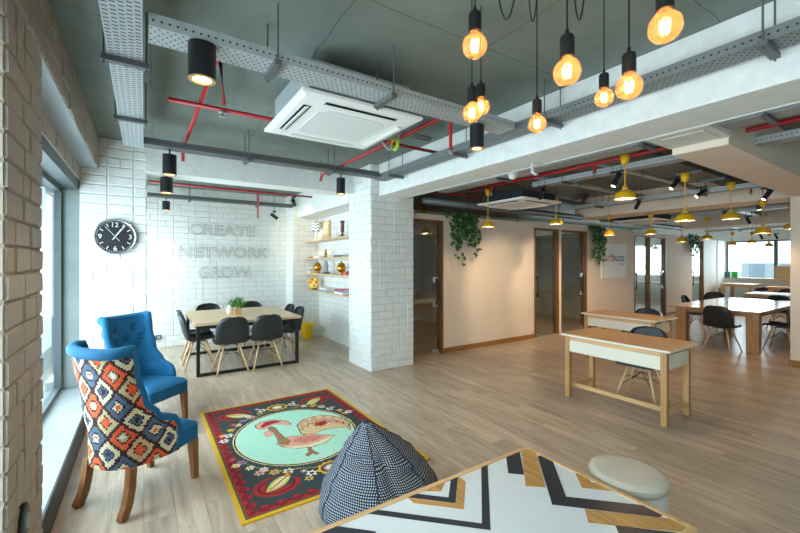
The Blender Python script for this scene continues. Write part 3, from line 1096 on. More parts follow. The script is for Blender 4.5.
# ================================================================== INLAID COFFEE TABLE
def make_inlay():
    TX0, TX1, TY0, TY1, TZ = 0.49, 1.99, 0.685, 1.58, 0.45
    cx, cy = (TX0 + TX1) / 2, (TY0 + TY1) / 2
    t = thing('coffee_table', 'low table with black, white and wood chevron inlay top in the foreground', 'table', (cx, cy, 0))
    mb = MB().box(TX0 + .02, TX1 - .02, TY0 + .02, TY1 - .02, TZ - .04, TZ - .001, 0)
    xa, xb, ya, yb = TX0 + .026, TX1 - .026, TY0 + .026, TY1 - .026
    def clip(poly, f):
        out = []
        for i in range(len(poly)):
            p, q = poly[i], poly[(i + 1) % len(poly)]
            fp, fq = f(p), f(q)
            if fp >= 0:
                out.append(p)
            if fp * fq < 0:
                k = fp / (fp - fq)
                out.append((p[0] + (q[0] - p[0]) * k, p[1] + (q[1] - p[1]) * k))
        return out
    seen, calls = set(), [0]
    def put(poly, mi):
        """one inlay piece and its mirror images, trimmed to the frame"""
        calls[0] += 1
        for sx in (1, -1):
            for sy in (1, -1):
                pl = [(cx + sx * (x - cx), cy + sy * (y - cy)) for x, y in poly]
                for f in (lambda p: p[0] - xa, lambda p: xb - p[0], lambda p: p[1] - ya, lambda p: yb - p[1]):
                    if len(pl) > 2:
                        pl = clip(pl, f)
                key = (mi, tuple(sorted((round(x, 4), round(y, 4)) for x, y in pl)))
                if len(pl) > 2 and key not in seen:
                    seen.add(key)
                    mb.prism(pl, TZ - .0008, TZ + .0003 + .00015 * calls[0], mi)
    def vee(vx, vy, tk, ax, mi, lo=0.0, hi=9.0):
        """V stripe with its point at (vx, vy) opening to +y ('y') or +x ('x'); tk along the axis; lo/hi limit the arm"""
        for sgn in (1,):
            if ax == 'y':
                pl = [(vx + sgn * lo, vy + lo), (vx + sgn * hi, vy + hi), (vx + sgn * hi, vy + hi + tk), (vx + sgn * lo, vy + lo + tk)]
            else:
                pl = [(vx + lo, vy + sgn * lo), (vx + hi, vy + sgn * hi), (vx + hi + tk, vy + sgn * hi), (vx + lo + tk, vy + sgn * lo)]
            put(pl, mi)
    H = 1.0
    vee(cx, cy + .038, .05, 'y', 2, 0, H)             # big black V
    vee(cx, cy + .205, .055, 'y', 1, 0, .165)         # wood V
    vee(cx, cy + .262, .05, 'y', 2, 0, H)             # inner black V
    put([(cx - .07, yb), (cx + .07, yb), (cx, cy + .372)], 1)
    vee(cx + .375, cy, .11, 'x', 2, 0, .325)          # side black V
    vee(cx + .62, cy, .085, 'x', 1, 0, H)              # side wood V
    put([(cx + .47, cy + .105), (cx + .395, cy + .168), (cx + .9, cy + .63), (cx + .9, cy + .525)], 1)   # wood diagonal to the corner
    put([(cx + .415, cy + .30), (cx + .475, cy + .243), (cx + .9, cy + .66), (cx + .9, cy + .78)], 2) # black diagonal
    o = mb.build('table_top', ['tilew', 'tilewood', 'tileb'], t, world=True)
    fr = MB()
    w = .026
    fr.prism([(TX0, TY0), (TX1, TY0), (TX1 - w, TY0 + w), (TX0 + w, TY0 + w)], TZ - .055, TZ + .003)
    fr.prism([(TX0, TY1), (TX1, TY1), (TX1 - w, TY1 - w), (TX0 + w, TY1 - w)], TZ - .055, TZ + .003)
    fr.prism([(TX0, TY0), (TX0, TY1), (TX0 + w, TY1 - w), (TX0 + w, TY0 + w)], TZ - .055, TZ + .003)
    fr.prism([(TX1, TY0), (TX1, TY1), (TX1 - w, TY1 - w), (TX1 - w, TY0 + w)], TZ - .055, TZ + .003)
    fr.build('edge_frame', 'oak', t, world=True)
    for x in (TX0 + .05, TX1 - .05):
        for y in (TY0 + .05, TY1 - .05):
            MB().box(x - .025, x + .025, y - .025, y + .025, 0, TZ - .041).build('leg', 'dark', t, world=True)
make_inlay()

# ================================================================== POUF
def make_pouf():
    t = thing('pouf', 'round beige leather pouf beside the inlaid table', 'pouf', (2.25, 1.10, 0))
    n = 40
    R = .192
    body = [(R * .93, .03), (R * .97, .05), (R, .12), (R * 1.01, .22), (R, .33), (R * .985, .385)]
    MB().lathe(body, n=n).build('body', 'leather', t, smooth=True)
    top = [(R * .99, .385), (R * .99, .425), (R * .965, .436), (R * .8, .441), (R * .4, .444), (0, .445)]
    MB().lathe(top, n=n).build('cushion_top', 'leather', t, smooth=True)
    MB().tube([(R * .995 * math.cos(a), R * .995 * math.sin(a), .424) for a in [2 * PI * k / 40 for k in range(40)]], .006, 8, closed=True).build('piping', 'leather', t, smooth=True)
    for k in range(4):
        a = PI / 4 + k * PI / 2
        MB().lathe([(.014, 0), (.018, .03)], (R * .75 * math.cos(a), R * .75 * math.sin(a), 0), 12).build('foot', 'black', t)
make_pouf()

# ================================================================== SHELL CHAIRS
def make_shell_chair(label):
    t = thing('shell_chair', label, 'chair')
    prof = [(0.0, .225, .425, .185), (.07, .21, .445, .205), (.18, .12, .440, .228), (.34, -.02, .425, .235), (.46, -.125, .425, .232),
            (.53, -.18, .455, .226), (.60, -.205, .52, .222), (.72, -.23, .62, .218), (.84, -.255, .72, .205), (.93, -.272, .785, .165), (.975, -.28, .812, .11), (1.0, -.283, .822, .05)]
    def pr(v):
        for a, b_ in zip(prof, prof[1:]):
            if v <= b_[0] + 1e-9:
                k = (v - a[0]) / (b_[0] - a[0])
                return [a[i] + (b_[i] - a[i]) * k for i in (1, 2, 3)]
        return prof[-1][1:]
    def fn(u, v):
        y, z, w = pr(v)
        s = u * 2 - 1
        back = min(1, max(0, (v - .42) / .2))
        x = w * math.sin(s * PI / 2 * .98) 
        y += .075 * abs(s) ** 3 * back * (1 - .3 * max(0, v - .8) / .2)
        z += .04 * abs(s) ** 3 * (1 - back) * min(1, v / .12)
        return x, y, z
    o = MB().grid(fn, 22, 30).build('seat_shell', 'shell', t, smooth=True)
    so = o.modifiers.new('thickness', 'SOLIDIFY')
    so.thickness = .014
    so.offset = 0
    for sx in (-1, 1):
        for sy in (-1, 1):
            top = (sx * .10, sy * .09 + .0, .415)
            bot = (sx * .215, sy * .205, 0)
            MB().tube([bot, (sx * .16, sy * .15, .2), top], [.0105, .0145, .012], 10).build('leg', 'leg', t, smooth=True)
    w = MB()
    w.tube([(-.17, -.16, .17), (0, 0, .33), (.17, .16, .17)], .004, 6)
    w.tube([(-.17, .16, .17), (0, 0, .33), (.17, -.16, .17)], .004, 6)
    w.tube([(-.135, -.125, .29), (.135, -.125, .29)], .004, 6)
    w.tube([(-.135, .125, .29), (.135, .125, .29)], .004, 6)
    w.tube([(-.1, -.09, .40), (.1, .09, .40)], .007, 6)
    w.tube([(-.1, .09, .40), (.1, -.09, .40)], .007, 6)
    w.build('wire_brace', 'black', t)
    return t
sc = make_shell_chair('black shell chair on the near side of the meeting table, the left one')
sc.location = (1.06, 6.1, 0)
sc['group'] = 'black shell chairs'
for lab, x, y, f_ in (
        ('black shell chair on the near side of the meeting table, the right one', 1.55, 6.1, (0, 1)),
        ('black shell chair against the back wall side of the meeting table, left of the vase', 1.0, 7.80, (0, -1)),
        ('black shell chair against the back wall side of the meeting table, right of the plant', 1.76, 7.79, (0, -1)),
        ('black shell chair at the left end of the meeting table, nearer to the wing chairs', .70, 6.62, (1, 0)),
        ('black shell chair at the left end of the meeting table, nearer to the brick wall', .72, 7.13, (1, 0)),
        ('black shell chair at the right end of the meeting table, nearer to us', 2.03, 6.56, (-1, 0)),
        ('black shell chair at the right end of the meeting table, nearer to the yellow bin', 2.02, 7.05, (-1, 0)),
        ('black shell chair tucked behind the front white fronted desk', 4.80, 2.19, (-1, -.1)),
        ('black shell chair whose back shows above the second white fronted desk', 6.78, 3.1, (-1, 0)),
        ('black shell chair with its back to us at the big oak table', 8.74, 2.63, (1, -.1)),
        ('black shell chair on the door side of the big oak table, right of its leg', 10.5, 3.62, (.1, -1)),
        ('black shell chair beyond the far left corner of the big oak table', 12.1, 3.8, (-1, -.3)),
        ('black shell chair half hidden by the right column at the big oak table', 9.72, 2.05, (0, 1)),
        ('black shell chair between the big oak table and the far white table', 12.65, 2.68, (1, 0)),
        ('black shell chair beyond the far white table, only its top showing', 15.1, 3.1, (-1, 0)),
        ('black shell chair pulled up to the counter below the far window', 16.3, 4.05, (.6, 1))):
    dup(sc, lab, (x, y, 0), face(*f_))

# ================================================================== MEETING TABLE
def make_meeting_table():
    x0, x1, y0, y1 = .58, 2.08, 5.97, 7.6
    t = thing('meeting_table', 'oak topped meeting table on a black square tube frame in the brick nook', 'table', ((x0 + x1) / 2, (y0 + y1) / 2, 0))
    MB().box(x0, x1, y0, y1, .712, .75).build('table_top', 'dtop', t, world=True, bevel=.003)
    b = .045
    for y in (y0 + .07, y1 - .07):
        for x in (x0 + .05, x1 - .05):
            MB().box(x - b / 2, x + b / 2, y - b / 2, y + b / 2, 0.0, .711).build('leg', 'black', t, world=True)
        MB().box(x0 + .05 + b / 2, x1 - .05 - b / 2, y - b / 2, y + b / 2, .0, .04).build('floor_bar', 'black', t, world=True)
    r = MB()
    for y in (y0 + .07, y1 - .07):
        r.box(x0 + .05 + b / 2, x1 - .05 - b / 2, y - .02, y + .02, .66, .711)
    for x in (x0 + .05, x1 - .05):
        r.box(x - .02, x + .02, y0 + .1, y1 - .1, .66, .711)
    r.build('top_rail', 'black', t, world=True)
make_meeting_table()
def make_plant_pot():
    t = thing('potted_plant', 'small green plant in a square wooden pot on the meeting table', 'plant', (1.27, 6.72, .75))
    MB().box(-.055, .055, -.055, .055, 0.0, .10).build('pot', 'terracotta', t, bevel=.004)
    f = MB()
    rr = random.Random(3)
    for k in range(150):
        a, e = rr.uniform(0, 2 * PI), rr.uniform(.4, 1.5)
        L = rr.uniform(.06, .17)
        d = Vector((math.cos(a) * math.cos(e), math.sin(a) * math.cos(e), math.sin(e)))
        p = Vector((rr.uniform(-.035, .035), rr.uniform(-.035, .035), .095)) + d * L
        s_ = d.orthogonal().normalized() * .011
        q = d * .03
        f.add([p - q, p + s_, p + q, p - s_], [(0, 1, 2, 3)])
    for k in range(18):
        a, e = rr.uniform(0, 2 * PI), rr.uniform(.6, 1.5)
        d = Vector((math.cos(a) * math.cos(e), math.sin(a) * math.cos(e), math.sin(e)))
        f.tube([(0, 0, .095), Vector((0, 0, .095)) + d * .13], .002, 4)
    f.build('leaves', 'leaf2', t)
make_plant_pot()
v = thing('vase', 'small white ceramic vase beside the potted plant on the meeting table', 'vase', (1.17, 6.80, .75))
MB().lathe([(.03, 0), (.046, .02), (.052, .06), (.04, .11), (.022, .14), (.02, .155), (.026, .165)], n=24).build('body', 'ceramic', v, smooth=True)

# ================================================================== DESKS
def make_desk(label):
    t = thing('desk', label, 'desk', (4.52, 2.22, 0))
    x0, x1, y0, y1 = 4.165, 4.87, 1.655, 2.80
    tp = MB().box(x0, x1, y0, y1, .728, .75)
    tp.build('desk_top', 'oaky', t, world=True, bevel=.002)
    MB().box(x0 - .006, x0, y0, y1, .729, .749).box(x0, x1, y0 - .006, y0, .729, .749).box(x0, x1, y1, y1 + .006, .729, .749).build('edge_band', 'laminate', t, world=True)
    lw = .055
    lx0, lx1, ly0, ly1 = 4.215, 4.72, 1.715, 2.735
    for x in (lx0, lx1):
        for y in (ly0, ly1):
            MB().box(x - lw / 2, x + lw / 2, y - lw / 2, y + lw / 2, 0.006, .727).build('leg', 'oakz', t, world=True, bevel=.002)
    MB().box(lx0 - .02, lx0 - .002, ly0 + lw / 2, ly1 - lw / 2, .545, .675).build('front_panel', 'laminate', t, world=True)
    MB().box(lx0 + lw / 2, lx1 - lw / 2, ly0 - .02, ly0 - .002, .545, .69).build('side_panel', 'laminate', t, world=True)
    MB().box(lx0 + lw / 2, lx1 - lw / 2, ly1 + .002, ly1 + .02, .545, .69).build('side_panel', 'laminate', t, world=True)
    MB().box(lx0 - .02, lx0 + .01, ly0 + lw / 2, ly1 - lw / 2, .676, .727).build('top_rail', 'oaky', t, world=True)
    for y in (ly0, ly1):
        MB().box(lx0 + lw / 2, lx1 - lw / 2, y - .014, y + .014, .10, .155).build('side_stretcher', 'oak', t, world=True)
    MB().box(lx0 + .10, lx0 + .135, ly0 + .014, ly1 - .014, .105, .15).build('long_stretcher', 'oaky', t, world=True)
    for x in (lx0, lx1):
        for y in (ly0, ly1):
            MB().box(x - .02, x + .02, y - .02, y + .02, 0, .006).build('foot_pad', 'black', t, world=True)
    return t
d1 = make_desk('oak desk with white front panel standing alone, nearest to us')
d1['group'] = 'white fronted desks'
dup(d1, 'oak desk with white front panel standing behind the front desk', (4.52 + 1.98, 2.22 + .95, 0))

# ================================================================== BIG TABLE
def make_big_table():
    x0, x1, y0, y1 = 8.66, 11.75, 2.09, 3.47
    t = thing('conference_table', 'large glossy oak table with thick square legs beside the right column', 'table', ((x0 + x1) / 2, (y0 + y1) / 2, 0))
    MB().box(x0, x1, y0, y1, .715, .75).build('table_top', 'bigtop', t, world=True, bevel=.003)
    for x in (x0 + .28, x1 - .28):
        for y in (y0 + .15, y1 - .15):
            MB().box(x - .085, x + .085, y - .085, y + .085, 0, .714).build('leg', 'bigleg', t, world=True, bevel=.003)
    r = MB()
    r.box(x0 + .365, x1 - .365, y0 + .11, y0 + .14, .63, .714).box(x0 + .365, x1 - .365, y1 - .14, y1 - .11, .63, .714)
    r.box(x0 + .23, x0 + .26, y0 + .235, y1 - .235, .63, .714).box(x1 - .26, x1 - .23, y0 + .235, y1 - .235, .63, .714)
    r.build('apron', 'bigleg', t, world=True)
make_big_table()
def plain_table(name, label, x0, x1, y0, y1, h, top, leg):
    t = thing(name, label, 'table', ((x0 + x1) / 2, (y0 + y1) / 2, 0))
    MB().box(x0, x1, y0, y1, h - .03, h).build('table_top', top, t, world=True, bevel=.003)
    MB().box(x0 + .03, x1 - .03, y0 + .03, y1 - .03, h - .10, h - .031).build('apron', leg, t, world=True)
    for x in (x0 + .08, x1 - .08):
        for y in (y0 + .08, y1 - .08):
            MB().box(x - .045, x + .045, y - .045, y + .045, 0, h - .101).build('leg', leg, t, world=True)
plain_table('work_table', 'white topped table behind the big oak table', 13.5, 14.6, 1.9, 3.6, .76, 'laminate', 'oak')
plain_table('counter_table', 'white topped counter under the far window beside the white panels', 16.7, 17.75, 4.2, 5.1, .86, 'laminate', 'oak')
plain_table('counter_table', 'brown counter under the far window beside the right column', 16.9, 17.75, 2.3, 3.95, .80, 'oaky', 'oak')
plain_table('work_table', 'oak table standing in the glazed room behind the first glass door', 4.5, 5.9, 6.5, 7.2, .75, 'laminate', 'oak')

# ================================================================== SHELVES
def shelf_item(o, label, cat):
    return tag(o, label, cat)
SZ = [2.055, 1.69, 1.37, 1.02]
names = ['topmost', 'second from the top', 'third from the top', 'lowest']
for z, nm in zip(SZ, names):
    sh = thing('wall_shelf', 'pale wood wall shelf in the recess, ' + nm, 'shelf', (3.05, 6.85, z), 0, 'wall shelves')
    MB().box(2.9, 3.188, 5.63, 8.03, z - .032, z).build('board', 'dtop', sh, world=True, bevel=.002)
def on(z):
    return z + .0005
# top shelf
L = thing('table_lamp', 'white lamp with grey zigzag shade on the topmost shelf', 'lamp', (3.02, 7.76, on(SZ[0])))
MB().lathe([(.07, 0), (.07, .012), (.03, .03), (.018, .09), (.032, .15), (.012, .19), (.01, .23)], n=20).build('base', 'ceramic', L, smooth=True)
sd = MB()
def zz(i, j):
    a = (i % 12) / 12
    h = j + 0
    s_ = abs(((i % 12) / 6.0) - 1) * 5
    return 1 if int(h + s_) % 8 < 3 else 0
sd.grid(lambda u, v: ((.11 - .008 * v) * math.cos(2 * PI * u), (.11 - .008 * v) * math.sin(2 * PI * u), .19 + .19 * v), 72, 24, zz)
sd.build('lamp_shade', ['ceramic', 'slate'], L, smooth=True)
bd = thing('picture_frame', 'pale wooden board leaning behind the zigzag lamp on the topmost shelf', 'frame', (3.165, 7.60, on(SZ[0])))
MB().box(-.012, .012, -.22, .22, 0, .40).build('board', 'kraft', bd)
MB().box(-.018, -.012, -.19, .19, .03, .37).build('panel', 'creamcl', bd)
rb = thing('figurine', 'white animal figurine beside the lamp on the topmost shelf', 'figurine', (3.0, 7.45, on(SZ[0])))
m = MB()
m.ball((0, 0, .075), .062, 14, sz=1.2).ball((0, -.045, .15), .038, 12).ball((0, .06, .05), .04, 10)
m.tube([(0, -.03, .17), (0, -.02, .225)], [.013, .004], 8).tube([(0, -.055, .175), (0, -.06, .225)], [.013, .004], 8)
m.build('body', 'ceramic', rb, smooth=True)
cr = thing('cross_ornament', 'slim brown standing cross on the topmost shelf', 'ornament', (3.02, 7.10, on(SZ[0])))
MB().lathe([(.03, 0), (.03, .012), (.008, .03), (.008, .27), (.004, .29)], n=10).build('stand', 'kraft', cr)
MB().bar((0, -.06, .21), (0, .06, .21), .012).build('arm', 'kraft', cr)
tr = thing('trophy', 'dark red glass trophy on the topmost shelf', 'trophy', (3.04, 6.51, on(SZ[0])))
MB().lathe([(.06, 0), (.055, .03), (.02, .05), (.018, .09), (.035, .11), (.03, .25), (.045, .30)], n=16).build('cup', 'darkred', tr, smooth=True)
# second shelf
fg = thing('figurine', 'small gold figurine on the second shelf', 'figurine', (3.02, 7.24, on(SZ[1])))
MB().lathe([(.035, 0), (.035, .015), (.02, .03), (.032, .07), (.018, .11)], n=14).ball((0, 0, .135), .026, 12).build('body', 'gold', fg, smooth=True)
def book(x, y, z, w, d, h, mat, label, group, rz=0):
    t = thing('book', label, 'book', (x, y, z), rz, group)
    MB().box(-w / 2, w / 2, -d / 2, d / 2, 0, .003).box(-w / 2, w / 2, -d / 2, d / 2, h - .003, h).box(-w / 2, -w / 2 + .003, -d / 2, d / 2, .003, h - .003).build('cover', mat, t)
    MB().box(-w / 2 + .004, w / 2 - .004, -d / 2 + .004, d / 2 - .004, .0035, h - .0035).build('pages', 'paper', t)
book(3.03, 7.87, on(SZ[1]), .17, .26, .022, 'darkred', 'dark red closed book lying left on the second shelf', 'books on the shelves')
book(3.03, 7.54, on(SZ[1]), .17, .3, .03, 'paper', 'white closed book lying beside the gold figurine on the second shelf', 'books on the shelves')
book(3.03, 6.50, on(SZ[1]), .19, .34, .035, 'slate', 'slate blue book lying right on the second shelf', 'books on the shelves')
# third shelf
for y, lab in ((7.70, 'gold round pot, the left one on the third shelf'), (6.53, 'gold round pot, the right one on the third shelf')):
    b_ = thing('gold_pot', lab, 'pot', (3.03, y, on(SZ[2])), 0, 'gold pots')
    MB().lathe([(.04, 0), (.045, .012), (.028, .03), (.07, .06), (.088, .10), (.08, .145), (.06, .19)], n=28).build('body', 'gold', b_, smooth=True)
    MB().lathe([(.062, .19), (.055, .21), (.015, .215), (.015, .235), (.006, .245)], n=20).build('lid', 'gold', b_, smooth=True)
st = thing('statuette', 'grey statuette on a dark base on the third shelf', 'statuette', (3.03, 7.22, on(SZ[2])))
MB().box(-.05, .05, -.06, .06, 0, .025).build('base', 'black', st)
MB().lathe([(.03, .025), (.04, .06), (.028, .11), (.038, .16), (.015, .19)], n=14).ball((0, 0, .215), .027, 12).tube([(0, .03, .15), (0, .07, .20), (0, .05, .25)], .01, 8).build('figure', 'greybook', st, smooth=True)
bx = thing('small_box', 'small teal and white box at the left end of the third shelf', 'box', (2.96, 7.92, on(SZ[2])))
MB().box(-.04, .04, -.05, .05, 0, .045).build('body', 'ceramic', bx)
MB().box(-.041, .041, -.051, .051, .0455, .06).build('lid', 'tealbox', bx)
bx = thing('small_box', 'small pink box at the right end of the third shelf', 'box', (3.0, 6.25, on(SZ[2])))
MB().box(-.04, .04, -.06, .06, 0, .05).build('body', 'pink', bx)
MB().box(-.041, .041, -.061, .061, .0505, .062).build('lid', 'pink', bx)
# lowest shelf
pl = thing('decorative_plate', 'round painted plate in yellow, red and white standing on the lowest shelf', 'plate', (2.99, 7.82, on(SZ[3]) + .02), 0)
P_ = MB().lathe([(.125, .0), (.125, .012), (.09, .02), (.03, .014), (0, .014)], (0, 0, .125), 40, 0, axis=(-1, -.75, .12))
P_.build('rim', 'yellowbin', pl, smooth=True)
ax = Vector((-1, -.75, .12)).normalized()
q = Vector((0, 0, .125)) + ax * .021
MB().lathe([(.055, 0), (.055, .003), (0, .004)], q + Vector((.02, .01 , .02)), 24, 0, axis=ax).build('white_figure', 'ceramic', pl)
sx_ = ax.cross(Vector((0, 0, 1))).normalized()
for k, (a, c_) in enumerate(((.06, 'orange'), (1.2, 'red'), (3.0, 'orange'), (4.3, 'darkred'))):
    pp = q + sx_ * (.07 * math.cos(a)) + Vector((0, 0, 1)) * (.07 * math.sin(a))
    MB().lathe([(.032, 0), (.032, .004), (0, .005)], pp, 14, 0, axis=ax).build('painted_flower', c_, pl)
MB().box(-.03, .05, -.05, .05, -.02, .0).build('stand', 'black', pl)
book(3.03, 7.20, on(SZ[3]), .2, .42, .035, 'greybook', 'large grey book lying at the bottom of the pile on the lowest shelf', 'books on the shelves')
book(3.03, 7.18, on(SZ[3]) + .0355, .19, .38, .03, 'paper', 'white book lying on the large grey book on the lowest shelf', 'books on the shelves')
book(3.03, 6.45, on(SZ[3]), .2, .36, .04, 'paper', 'white book at the bottom of the right pile on the lowest shelf', 'books on the shelves')
book(3.03, 6.46, on(SZ[3]) + .0405, .19, .34, .022, 'slate', 'slate book in the middle of the right pile on the lowest shelf', 'books on the shelves')
book(3.03, 6.45, on(SZ[3]) + .063, .19, .35, .022, 'pink', 'pink book on top of the right pile on the lowest shelf', 'books on the shelves')
# bin
bn = thing('waste_bin', 'yellow waste bin on the floor below the shelves', 'bin', (2.86, 7.86, 0))
m = MB()
m.lathe([(.10, 0), (.105, .01), (.135, .30), (.135, .31), (.125, .31), (.098, .015)], n=28, cap=False).lathe([(.1, .012), (0, .013)], n=28)
m.build('body', 'yellowbin', bn, smooth=True)
MB().tube([(.136 * math.cos(a), .136 * math.sin(a), .31) for a in [2 * PI * k / 28 for k in range(28)]], .006, 6, closed=True).build('rim', 'yellowbin', bn, smooth=True)

# ================================================================== WALL THINGS
def make_clock():
    c = Vector((-.275, 5.545, 1.893))
    t = thing('wall_clock', 'round black wall clock with a chrome rim on the white brick column', 'clock', c)
    R = .208
    MB().lathe([(R, -.042), (R, .0), (R * .985, .012), (R * .93, .016), (R * .88, .006), (R * .88, -.042)], (0, 0, 0), 48, axis=(0, -1, 0)).build('rim', 'chrome', t, smooth=True)
    MB().lathe([(R * .9, -.04), (R * .9, .0), (0, .001)], (0, 0, 0), 48, axis=(0, -1, 0)).build('dial', 'black', t)
    m = MB()
    for k in range(60):
        a = k * PI / 30
        big = k % 5 == 0
        if k % 15 == 0:
            continue
        r0, r1 = (R * .62, R * .80) if big else (R * .82, R * .85)
        w = .008 if big else .005
        m.bar((r0 * math.sin(a), -.0045, r0 * math.cos(a)), (r1 * math.sin(a), -.0045, r1 * math.cos(a)), .004, w, up=(0, 1, 0)) if False else m.bar((r0 * math.sin(a), -.0045, r0 * math.cos(a)), (r1 * math.sin(a), -.0045, r1 * math.cos(a)), w, .003, up=(0, -1, 0))
    for s_, px, pz in (('12', 0, .66), ('3', .68, 0), ('6', 0, -.66), ('9', -.68, 0)):
        vs, fs = text_data(s_, .078, .0015)
        xs = [p[0] for p in vs]
        ys = [p[1] for p in vs]
        mx_, my_ = (min(xs) + max(xs)) / 2, (min(ys) + max(ys)) / 2
        m.add([(px * R + (x - mx_), -.0045 - z, pz * R + (y - my_)) for x, y, z in vs], fs)
    m.build('markings', 'ceramic', t)
    def hand(name, ang, l0, l1, w, y):
        a = math.radians(ang)
        MB().bar((-l0 * math.sin(a), y, -l0 * math.cos(a)), (l1 * math.sin(a), y, l1 * math.cos(a)), w, .002, up=(0, -1, 0)).build(name, 'ceramic', t)
    hand('hour_hand', 33, .03, .11, .011, -.008)
    hand('minute_hand', 36, .045, .155, .008, -.0105)
    hand('second_hand', -40, .065, .15, .004, -.013)
    MB().lathe([(.009, 0), (.009, .015), (0, .016)], (0, 0, 0), 14, axis=(0, -1, 0)).build('cap', 'chrome', t)
make_clock()
for w_, x0, x1, z0, z1, lab in (('CREATE', .726, 1.94, 2.125, 2.34, 'wire outline word CREATE on the back brick wall, topmost of three'),
                                ('NETWORK', .555, 2.226, 1.68, 1.90, 'wire outline word NETWORK on the back brick wall, middle of three'),
                                ('GROW', .88, 1.85, 1.28, 1.50, 'wire outline word GROW on the back brick wall, lowest of three')):
    vs, fs = text_data(w_, .30, wire=.0045)
    xs = [p[0] for p in vs]
    ys = [p[1] for p in vs]
    kx = (x1 - x0) / (max(xs) - min(xs))
    ky = (z1 - z0) / (max(ys) - min(ys))
    t = thing('word_sign', lab, 'sign', ((x0 + x1) / 2, 8.46, (z0 + z1) / 2), 0, 'wire words')
    MB().add([(x0 + (x - min(xs)) * kx, 8.455 - zz_ * .8, z0 + (y - min(ys)) * ky) for x, y, zz_ in vs], fs).build('lettering', 'wire', t, world=True)
    pin = MB()
    for k in range(len(w_) * 2):
        xx = x0 + (x1 - x0) * (k + .5) / (len(w_) * 2)
        pin.tube([(xx, 8.46, z0 + .02), (xx, 8.495, z0 + .02)], .004, 5)
    pin.build('mounting_pin', 'galvdark', t, world=True)
t = thing('wall_outlet', 'row of small black sockets low on the back brick wall', 'outlet', (.14, 8.475, .2))
for k in range(3):
    o = MB().box(-.13 + k * .09, -.05 + k * .09, -.006, .02, -.04, .04)
    o.build('socket', 'black', t)
    MB().box(-.118 + k * .09, -.062 + k * .09, -.009, -.0061, -.028, .028).build('faceplate', 'greybook', t)
t = thing('wall_outlet', 'black oval cable outlet low on the left brick pier', 'outlet', (-.44, 2.30, .475))
MB().lathe([(.075, -.01), (.075, .012), (.06, .016), (0, .016)], (0, 0, 0), 24, axis=(1, 0, 0)).build('plate', 'black', t)
MB().lathe([(.035, .016), (.03, .022), (0, .022)], (0, 0, 0), 18, axis=(1, 0, 0)).build('socket', 'greybook', t)
# company board
t = thing('sign_board', 'white board with the artbuzz lettering hung on the partition', 'sign', (10.03, PY - .02, 1.62))
MB().box(9.43, 10.64, PY - .03, PY - .002, 1.19, 2.07).build('board', 'paper', t, world=True, bevel=.004)
def put_text(s_, x0, x1, z0, h, mat, name, par, yy):
    vs, fs = text_data(s_, 1.0, .004)
    xs = [p[0] for p in vs]
    ys = [p[1] for p in vs]
    kx = (x1 - x0) / (max(xs) - min(xs))
    ky = h / (max(ys) - min(ys))
    MB().add([(x0 + (x - min(xs)) * kx, yy - z, z0 + (y - min(ys)) * ky) for x, y, z in vs], fs).build(name, mat, par, world=True)
put_text('art', 9.60, 9.86, 1.62, .17, 'signred', 'lettering', t, PY - .034)
put_text('buzz', 9.90, 10.52, 1.62, .20, 'signgrey', 'lettering', t, PY - .034)
m = MB()
for k in range(3):
    m.box(10.24 + k * .09, 10.30 + k * .09, PY - .036, PY - .031, 1.53, 1.565)
m.build('small_lettering', 'signred', t, world=True)

# ================================================================== IVY
def make_ivy(label, x, y, ztop_, width, length, seed, n=330):
    rr = random.Random(seed)
    t = thing('hanging_ivy', label, 'plant', (x, y, ztop_), 0, 'hanging ivy plants')
    st_, lf = MB(), MB()
    k = 0
    strands = 16
    for s_ in range(strands):
        bx = (s_ / (strands - 1) - .5) * width * .95
        L = length * (rr.uniform(.35, .75) if rr.random() < .6 else rr.uniform(.75, 1.0))
        if abs(bx) > width * .36:
            L *= .8
        pts = []
        ph = rr.uniform(0, 6)
        for q in range(9):
            f_ = q / 8
            pts.append((bx + .05 * math.sin(ph + 4 * f_) , -.04 - .07 * math.sin(min(1, f_ * 2.5) * PI / 2) * rr.uniform(.7, 1.1), .03 - f_ * L))
        st_.tube(pts, .003, 5)
        m_ = int(n / strands)
        for j in range(m_):
            f_ = rr.random() ** 1.25
            i = min(7, int(f_ * 8))
            p = Vector(pts[i]).lerp(Vector(pts[i + 1]), f_ * 8 - i)
            p += Vector((rr.gauss(0, .035), -abs(rr.gauss(0, .03)), rr.gauss(0, .02)))
            sz = rr.uniform(.026, .05)
            tilt = Vector((rr.gauss(0, .5), -1, rr.gauss(.2, .5))).normalized()
            dn = Vector((rr.gauss(0, .5), 0, -1))
            dn = (dn - tilt * dn.dot(tilt)).normalized()
            sd_ = dn.cross(tilt)
            shape = [(0, -.7), (.55, -.85), (.95, -.1), (.45, .15), (0, 1.25), (-.45, .15), (-.95, -.1), (-.55, -.85)]
            vs = [p + sd_ * (a * sz) + dn * (b_ * sz) - tilt * (.25 * sz * abs(a)) for a, b_ in shape]
            lf.add(vs, [(0, 1, 2, 3, 4), (0, 4, 5, 6, 7)])
    st_.tube([(-width * .48, .0, .018), (width * .48, 0, .018)], .008, 6)
    st_.build('stems', 'stem', t)
    lf.build('leaves', 'leaf', t)
make_ivy('ivy trailing over the partition beside the first glass door', 4.80, PY - .0, 2.42, .62, .95, 1)
make_ivy('ivy trailing over the partition beside the artbuzz board', 9.15, PY - .0, 2.42, .58, .98, 2)
make_ivy('ivy trailing over the far end of the partition by the white panels', 14.75, PY - .0, 2.42, .75, .72, 3)

